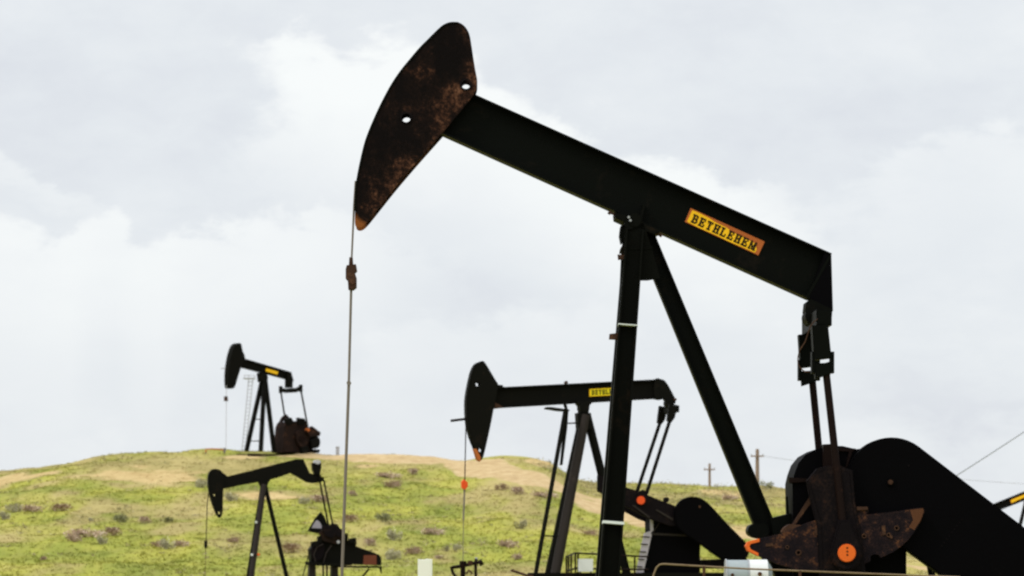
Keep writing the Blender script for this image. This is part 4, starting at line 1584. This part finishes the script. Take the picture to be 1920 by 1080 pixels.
# ================================================================== PUMP JACK AT THE RIGHT EDGE
def edge_pump():
    Y = 250.0
    P = Pump(1933, Y, -6.0, float(height((1933 - 960) / FPX * Y, Y)) - .1, 'pump jack at right picture edge, showing only its rear beam end with yellow plate')
    bm = P.ibeam([(2045, 872), (1859, 947.5)], [(2040, 890), (1867, 958.5)], .17, .06)
    beam = P.part('walking_beam', bm, 'far_black')
    name_plate(P, [(1894, 937.5), (1924, 925.5), (1925, 931), (1896, 944)], -.185, 'yellow', 'plate_rust', False, False, beam)
    bm = bmesh.new()
    P.plate(bm, smooth_loop([(2040, 868), (2055, 838), (2068, 834), (2076, 850), (2080, 880), (2076, 905), (2062, 925), (2050, 915), (2042, 897)], 3), -.28, .28, .02)
    P.part('horse_head', bm, 'far_black')
    bm = bmesh.new()
    P.plate(bm, [(1926, 921), (1942, 916), (1941, 934), (1928, 936)], -.25, .25, .02)
    P.part('saddle_bearing', bm, 'far_black')
    zb = .05
    for sg in (-1, 1):
        bm = bmesh.new()
        a = P.q3(1936, 930, 0)
        sweep(bm, circ(.16, 12), a + Vector((0, sg * .18, 0)), Vector((P.q(1968, 1072, 0)[0], sg * .85, zb)))
        P.part('leg', bm, 'far_black')
    bm = bmesh.new()
    b = P.q3(1896, 1070, 0)
    sweep(bm, circ(.16, 12), P.q3(1930, 915, 0), Vector((b.x, 0, zb)))
    P.part('rear_brace', bm, 'far_black')
    for sg in (-1, 1):
        bm = bmesh.new()
        a, b = P.q3(1868, 962, 0), P.q3(1862, 1030, 0)
        tube(bm, [Vector((a.x, sg * .8, a.z)), Vector((b.x, sg * .9, b.z))], .07, 8)
        P.part('pitman_arm', bm, 'far_black')
    bm = bmesh.new()
    a = P.q3(1868, 960, 0)
    box(bm, a.x - .14, a.x + .14, -.9, .9, a.z - .15, a.z + .12, .02)
    P.part('equalizer', bm, 'far_black')
    for sg in (-1, 1):
        bm = bmesh.new()
        P_ = P.m([(1856, 1022), (1866, 1020), (1872, 1050), (1850, 1052)], 0)
        prism(bm, P_, sg * 1.0 - .1, sg * 1.0 + .1, .02)
        P.part('crank', bm, 'far_brown')
    bm = bmesh.new()
    P.plate(bm, [(1842, 1068), (1843, 1030), (1855, 1022), (1870, 1024), (1880, 1034), (1880, 1068)], -.6, .6, .03)
    P.part('gearbox', bm, 'far_black')
    bm = bmesh.new()
    a, b = P.q(1830, 1070, 0)[0], P.q(1975, 1070, 0)[0]
    box(bm, a, b, -.9, .9, -.1, .25, .02)
    P.part('base_skid', bm, 'far_black')


edge_pump()


# ================================================================== SMALLER THINGS
def wellheads():
    Y = 114.0
    g = float(height((868 - 960) / FPX * Y, Y))
    O = Vector(((868 - 960) / FPX * Y, Y, g))
    r = empty('wellhead', O, 0, 'rusty wellhead pipes and valve beneath the orange clamped rod', 'wellhead')

    def L(px, py, dy=0.0):
        return at(px, py, Y + dy) - O
    bm = bmesh.new()
    tube(bm, [Vector((L(868, 1060).x, 0, 0)), L(868, 1056)], .10, 12)
    tube(bm, [L(868, 1062), L(868, 1052)], .14, 12)
    tube(bm, [L(848, 1064), L(868, 1061), L(903, 1053)], .07, 10)
    tube(bm, [L(846, 1062), L(849, 1074), L(856, 1084)], .06, 8)
    obj('casing_pipe', bm, 'redrod', r)
    bm = bmesh.new()
    tube(bm, [Vector((L(892, 1060).x, 0, 0)), L(892, 1052), L(893, 1048)], .06, 10)
    tube(bm, [L(898, 1057), L(905, 1053)], .12, 10)
    obj('flow_pipe', bm, 'redrod', r)
    bm = bmesh.new()
    tube(bm, [L(893, 1051), L(893, 1045)], .05, 8)
    obj('gauge', bm, 'pale_steel', r)
    bm = bmesh.new()
    tube(bm, [L(874, 1076, -.1), L(879, 1069, -.1), L(886, 1076, -.1)], .045, 8)
    box(bm, L(877, 1060).x, L(886, 1060).x, -.12, .12, L(880, 1060).z, L(880, 1051).z, .02)
    obj('valve', bm, 'brown', r)
    # hilltop pipe run
    Y = 276.0
    O2 = at(404, 849, Y)
    r = empty('pipe_run', O2, 0, 'low rusty pipe on two legs at the foot of the hilltop pump jack rod', 'pipe')

    def K(px, py):
        return at(px, py, Y) - O2
    bm = bmesh.new()
    tube(bm, [K(386, 848), K(386, 843), K(388, 842), K(405, 842), K(421, 844)], .06, 8)
    obj('pipe', bm, 'plate_rust', r)
    bm = bmesh.new()
    tube(bm, [K(421, 850), K(421, 840)], .10, 8)
    obj('leg', bm, 'rod', r)
    bm = bmesh.new()
    tube(bm, [K(386, 852), K(386, 846)], .05, 8)
    obj('leg', bm, 'rod', r)


wellheads()


def hill_ladder():
    Y = 281.0
    O = at(458, 850, Y)
    r = empty('ladder_tower', O, 0, 'thin pale grey ladder tower behind the hilltop pump jack', 'ladder')

    def K(px, py, dy=0):
        return at(px, py, Y + dy) - O
    for a, b in (((453, 850), (466.5, 709)), ((459.5, 850), (474.5, 709))):
        bm = bmesh.new()
        tube(bm, [K(*a), K(*b)], .040, 6)
        obj('rail', bm, 'pale_steel', r)
    bm = bmesh.new()
    for k in range(1, 20):
        t = k / 20
        tube(bm, [K(453, 850).lerp(K(466.5, 709), t), K(459.5, 850).lerp(K(474.5, 709), t)], .028, 5)
    q = obj('rungs', bm, 'pale_steel', r)
    bm = bmesh.new()
    a, b = K(457, 709), K(478, 711)
    box(bm, a.x, b.x, -.5, .5, a.z - .08, a.z, .01)
    for px in (458, 466, 477):
        tube(bm, [K(px, 709, -.45), K(px, 703, -.45)], .03, 5)
    tube(bm, [K(458, 703.5, -.45), K(478, 704.5, -.45)], .03, 5)
    obj('platform', bm, 'pale_steel', r)


hill_ladder()


def poles():
    for px, top, base, Y, wid, arm_row, halfarm, lab in (
            (1420, 842, 932, 300.0, 7.5, 855.5, 13, 'taller weathered wooden utility pole just right of the slanting black brace'),
            (1330.5, 869, 925, 330.0, 5.2, 880.5, 11, 'shorter distant utility pole with a single crossarm, left of the slanting black brace')):
        x = (px - 960) / FPX * Y
        zt = EYE + (HROW - top) / FPX * Y
        zg = float(height(x, Y))
        r = empty('utility_pole', (x, Y, zg), 0, lab, 'utility pole', 'utility poles on the ridge')
        bm = bmesh.new()
        rad = wid / 2 / FPX * Y
        tube(bm, [(0, 0, -.3), (0, 0, (zt - zg) * .5), (0, 0, zt - zg)], rad * 1.15, 12, rad * .85)
        obj('pole', bm, 'wood', r)
        za = EYE + (HROW - arm_row) / FPX * Y - zg
        ha = halfarm / FPX * Y
        bm = bmesh.new()
        box(bm, -ha, ha * .9, -rad - .12, -rad + .02, za - .07, za + .07, .01)
        arm = obj('crossarm', bm, 'wood', r)
        bm = bmesh.new()
        for k in (-.88, .8):
            tube(bm, [(ha * k, -rad - .05, za + .06), (ha * k, -rad - .05, za + .22)], .05, 8)
        obj('insulator', bm, 'galv', arm)


poles()


def wires():
    def sag(a, b, s, n=16):
        return [a.lerp(b, k / n) - Vector((0, 0, s * 4 * (k / n) * (1 - k / n))) for k in range(n + 1)]
    bm = bmesh.new()
    tube(bm, sag(at(1430, 855, 300), at(2100, 915, 330), .6), .020, 5)
    tag(obj('overhead_wire', bm, 'galv'), 'faint nearly level wire running right from the taller utility pole', 'wire')
    bm = bmesh.new()
    tube(bm, sag(at(1700, 950, 120), at(2120, 674, 140), .1), .034, 6)
    tag(obj('overhead_wire', bm, 'galv'), 'thin slanting wire rising to the right above the black belt guard', 'wire')


wires()


def posts():
    Y = 62.0
    O = at(797, 1048, Y)
    O.z = 0
    bm = bmesh.new()
    w = 13.5 / FPX * Y
    zt = EYE + (HROW - 1048) / FPX * Y
    prism(bm, [(-w, -.2), (w, -.2), (w, zt - .01), (w * .2, zt + .006), (-w * .1, zt - .012), (-w, zt - .004)], -.07, .07, .01)
    o = obj('marker_post', bm, paint('whitewashed_wood', (.80, .80, .74), (.55, .46, .36), .3, 5), None, O)
    tag(o, 'short whitewashed wooden post standing at the bottom edge of the slope', 'post')
    Y = 281.0
    O = at(633, 857, Y)
    bm = bmesh.new()
    tube(bm, [(0, 0, -.4), (0, 0, .95)], .18, 12, .17)
    tube(bm, [(0, 0, .95), (0, 0, 1.0)], .21, 12)
    o = obj('marker_post', bm, 'pale_steel', None, O)
    tag(o, 'small pale round post on the skyline right of the hilltop pump jack', 'post')


posts()


def railings():
    # pipe rail in front of the nearest pump jack
    Y = 47.6
    O = at(1240, 1080, Y)
    O.z = 0
    r = empty('guard_rail', O, 0, 'long thin rusty pipe rail in front of the nearest pump jack base', 'railing')

    def K(px, py, dy=0.0):
        return at(px, py, Y + dy) - O
    bm = bmesh.new()
    tube(bm, [K(1219, 1105), K(1226, 1076), K(1231, 1064), K(1237, 1058.5), K(1245, 1057.5), K(1400, 1066.5), K(1700, 1078.5), K(1800, 1082)], .015, 8)
    obj('top_rail', bm, paint('dusty_rail_paint', (.20, .145, .085), (.09, .04, .024), .52, 3.5), r)
    for px in (1222, 1320, 1500, 1700):
        bm = bmesh.new()
        row = 1057.5 + (px - 1245) * .046 if px > 1240 else 1095
        tube(bm, [Vector((K(px, 1060).x, 0, 0)), K(px, row + .5)], .024, 8)
        obj('rail_post', bm, 'brown', r)
    # pipe pen round the second pump jack
    Y = 111.0
    O = at(1100, 1100, Y)
    O.z = float(height(O.x, Y))
    r = empty('pipe_fence', O, 0, 'dark pipe fence crossing behind the nearest post, with a white board hung inside', 'fence')
    bm = bmesh.new()
    far = 3.2
    tube(bm, [K2 - O for K2 in (at(1062, 1044, Y), at(1078, 1037, Y + far), at(1216, 1044, Y + far))], .035, 8)
    tube(bm, [K2 - O for K2 in (at(1062, 1071, Y), at(1078, 1066, Y + far), at(1216, 1068, Y + far))], .035, 8)
    obj('rails', bm, 'redrod', r)
    for px, row, dy in ((1062, 1042, 0), (1066, 1041, .9), (1071, 1039, 1.8), (1079, 1036, far), (1084, 1037, far), (1152, 1040, far), (1190, 1041, far)):
        bm = bmesh.new()
        a = at(px, row, Y + dy) - O
        tube(bm, [Vector((a.x, a.y, 0)), a], .034, 8)
        obj('fence_post', bm, 'redrod', r)
    o = empty('notice_board', at(1098, 1072, Y + far - .3), 0, 'blank white board on the pipe fence beside the nearest black post', 'board')
    bm = bmesh.new()
    hw, hh = 14 / FPX * (Y + far), 24 / FPX * (Y + far)
    box(bm, -hw, hw, -.02, .02, 0, hh, .008)
    pn = obj('panel', bm, 'white', o)
    bm = bmesh.new()
    for sx in (-hw * .7, hw * .7):
        zb = float(height(o.location.x, o.location.y)) - o.location.z
        box(bm, sx - .03, sx + .03, .022, .07, zb, hh * .9)
    obj('legs', bm, 'redrod', o)


railings()


def drum():
    Y = 48.6
    O = at(1402, 1090, Y)
    O.z = 0
    r = empty('storage_drum', O, 0, 'white and pale grey drum lying under the orange tip of the counterweight', 'drum')

    def K(px, py):
        return at(px, py, Y) - O
    c = K(1402, 1080)
    rad = K(1402, 1050).z - c.z

    def lying(bm, x0, x1, r0, r1=None, n=32, steps=None):
        tube(bm, [(x0, 0, c.z), (x1, 0, c.z)], r0, n, r1)
    bm = bmesh.new()
    lying(bm, K(1362, 0).x, K(1403, 0).x, rad)
    obj('drum_body', bm, 'pale_grey', r)
    bm = bmesh.new()
    lying(bm, K(1403.3, 0).x, K(1438, 0).x, rad + .008)
    obj('drum_cover', bm, 'white', r)
    bm = bmesh.new()
    lying(bm, K(1438.2, 0).x, K(1447, 0).x, rad, rad * .55)
    obj('drum_end', bm, 'pale_grey', r)
    bm = bmesh.new()
    for px in (1361, 1402.5):
        lying(bm, K(px, 0).x - .012, K(px, 0).x + .012, rad + .016)
    obj('hoop', bm, 'galv', r)
    bm = bmesh.new()
    for px in (1372, 1430):
        box(bm, K(px, 0).x - .05, K(px, 0).x + .05, -.3, .3, 0, c.z - rad * .8)
    obj('cradle', bm, 'brown', r)
    bm = bmesh.new()
    cyl(bm, K(1422, 0).x, K(0, 1076).z, -rad - .03, -rad + .03, .035, 14)
    cyl(bm, K(1371, 0).x, K(0, 1078).z, -rad - .03, -rad + .03, .03, 14)
    obj('bung', bm, 'brown', r)


drum()

# ------------------------------------------------------------------ sky and light
SUN_EL, SUN_AZ = R(48), R(-122)     # azimuth from +Y towards +X: left and a little behind the camera
w = bpy.data.worlds.new('World')
scene.world = w
w.use_nodes = True
nt = w.node_tree
bg = nt.nodes['Background']
sky = node(nt, 'ShaderNodeTexSky', sky_type='NISHITA')
sky.sun_disc = False
sky.sun_elevation = SUN_EL
sky.sun_rotation = SUN_AZ
gen = node(nt, 'ShaderNodeTexCoord').outputs['Generated']
mp = node(nt, 'ShaderNodeMapping')
mp.inputs['Scale'].default_value = (1, 1, 2.0)
nt.links.new(gen, mp.inputs['Vector'])
na = noise(nt, 7.5, 7, .55, mp.outputs[0], .25)
nb = noise(nt, 24, 6, .6, mp.outputs[0], .2)
nc = noise(nt, 55, 6, .6, mp.outputs[0], .3)
sep0 = node(nt, 'ShaderNodeSeparateXYZ')
nt.links.new(gen, sep0.inputs[0])
tx = math_(nt, 'DIVIDE', sep0.outputs[0], sep0.outputs[1])      # bearing and height in the sky as tangents
tz = math_(nt, 'DIVIDE', sep0.outputs[2], sep0.outputs[1])
across = math_(nt, 'DIVIDE', math_(nt, 'ADD', tx, 1360 / FPX), 2720 / FPX, True)
down = math_(nt, 'DIVIDE', math_(nt, 'SUBTRACT', HROW / FPX, tz), 1080 / FPX)
ragged = math_(nt, 'ADD', math_(nt, 'MULTIPLY', math_(nt, 'SUBTRACT', nb.outputs[0], .5), .26), math_(nt, 'MULTIPLY', math_(nt, 'SUBTRACT', nc.outputs[0], .5), .11))


def smoothrange(x, a, b):
    mr = node(nt, 'ShaderNodeMapRange', interpolation_type='SMOOTHSTEP')
    nt.links.new(x, mr.inputs[0])
    mr.inputs[1].default_value = a
    mr.inputs[2].default_value = b
    return mr.outputs[0]


def cloud_bank(tops, xs, edge, fade0, fade1, amp):
    """a bank of cloud: billowing upper edge, ragged ends, melting away below"""
    top = ramp(nt, across, [((px + 400) / 2720, (r / 1080,) * 3) for px, r in tops])
    d = math_(nt, 'ADD', math_(nt, 'SUBTRACT', down, top), ragged)
    f = math_(nt, 'MULTIPLY', smoothrange(d, 0, edge), math_(nt, 'SUBTRACT', 1.0, smoothrange(d, fade0, fade1)))
    rx_ = math_(nt, 'ADD', across, math_(nt, 'MULTIPLY', ragged, .5))
    x0, x1, x2, x3 = [(v + 400) / 2720 for v in xs]
    f = math_(nt, 'MULTIPLY', f, math_(nt, 'MULTIPLY', smoothrange(rx_, x0, x1), math_(nt, 'SUBTRACT', 1.0, smoothrange(rx_, x2, x3))))
    return math_(nt, 'MULTIPLY', f, amp * 1.25)


acc = math_(nt, 'MULTIPLY', math_(nt, 'SUBTRACT', na.outputs[0], .5), .75)
acc = math_(nt, 'ADD', acc, math_(nt, 'MULTIPLY', math_(nt, 'SUBTRACT', nb.outputs[0], .5), .45))
acc = math_(nt, 'ADD', acc, math_(nt, 'MULTIPLY', math_(nt, 'SUBTRACT', nc.outputs[0], .5), .22))
for bank in (
        ([(470, 60), (520, 42), (600, 36), (640, 55), (760, 45), (880, 80), (960, 145), (1060, 225), (1130, 262), (1250, 296), (1350, 312), (1450, 350), (1560, 420)], (430, 560, 1350, 1640), .05, .07, .36, .50),
        ([(-400, 300), (-100, 380), (0, 405), (60, 425), (130, 448), (170, 385), (215, 372), (260, 440), (300, 455), (340, 405), (420, 375), (480, 362), (560, 356), (640, 380), (720, 430), (840, 480)], (-900, -800, 480, 900), .045, .06, .42, .32),
        ([(1500, 380), (1580, 340), (1650, 275), (1720, 236), (1800, 215), (1860, 210), (1920, 225), (2320, 300)], (1480, 1720, 2200, 2400), .05, .04, .24, .20),
        ([(-400, 200), (0, 258), (60, 288), (120, 330), (220, 370)], (-900, -800, 90, 260), .03, .02, .085, .20),
        ([(500, 660), (640, 610), (800, 560), (1000, 520), (1150, 545), (1300, 610)], (480, 760, 1100, 1450), .08, .05, .28, .16),
        ([(1400, 720), (1580, 690), (1700, 660), (1850, 690), (2100, 720)], (1380, 1700, 2200, 2400), .06, .05, .16, -.14)):
    acc = math_(nt, 'ADD', acc, cloud_bank(*bank))
fac = math_(nt, 'ADD', acc, .33, True)
cloud = ramp(nt, fac, [(.0, (.705, .735, .795)), (.33, (.81, .845, .880)), (.62, (.895, .922, .938)), (1.0, (.975, 1.0, .995))])
sep = node(nt, 'ShaderNodeSeparateXYZ')
nt.links.new(gen, sep.inputs[0])
zen = node(nt, 'ShaderNodeMapRange', interpolation_type='SMOOTHSTEP')    # an overcast sky is brighter overhead than at the horizon
nt.links.new(sep.outputs[2], zen.inputs[0])
zen.inputs[1].default_value = .22
zen.inputs[2].default_value = .95
zen.inputs[3].default_value = 1.0
zen.inputs[4].default_value = 2.6
vm = node(nt, 'ShaderNodeVectorMath', operation='SCALE')
nt.links.new(cloud, vm.inputs[0])
nt.links.new(zen.outputs[0], vm.inputs['Scale'])
sc_ = node(nt, 'ShaderNodeVectorMath', operation='SCALE')
nt.links.new(sky.outputs[0], sc_.inputs[0])
sc_.inputs['Scale'].default_value = .10
thin = mixc(nt, .95, sc_.outputs[0], vm.outputs[0])      # cloud cover over a thin share of clear sky
nt.links.new(thin, bg.inputs['Color'])
bg.inputs['Strength'].default_value = 1.0

sd = bpy.data.lights.new('sun', 'SUN')
sd.energy = 1.4
sd.angle = R(12)
sd.color = (1.0, .95, .87)
so = bpy.data.objects.new('sun', sd)
COL.objects.link(so)
to_sun = Vector((math.sin(SUN_AZ) * math.cos(SUN_EL), math.cos(SUN_AZ) * math.cos(SUN_EL), math.sin(SUN_EL)))
so.rotation_euler = to_sun.to_track_quat('Z', 'Y').to_euler()
so.location = to_sun * 100
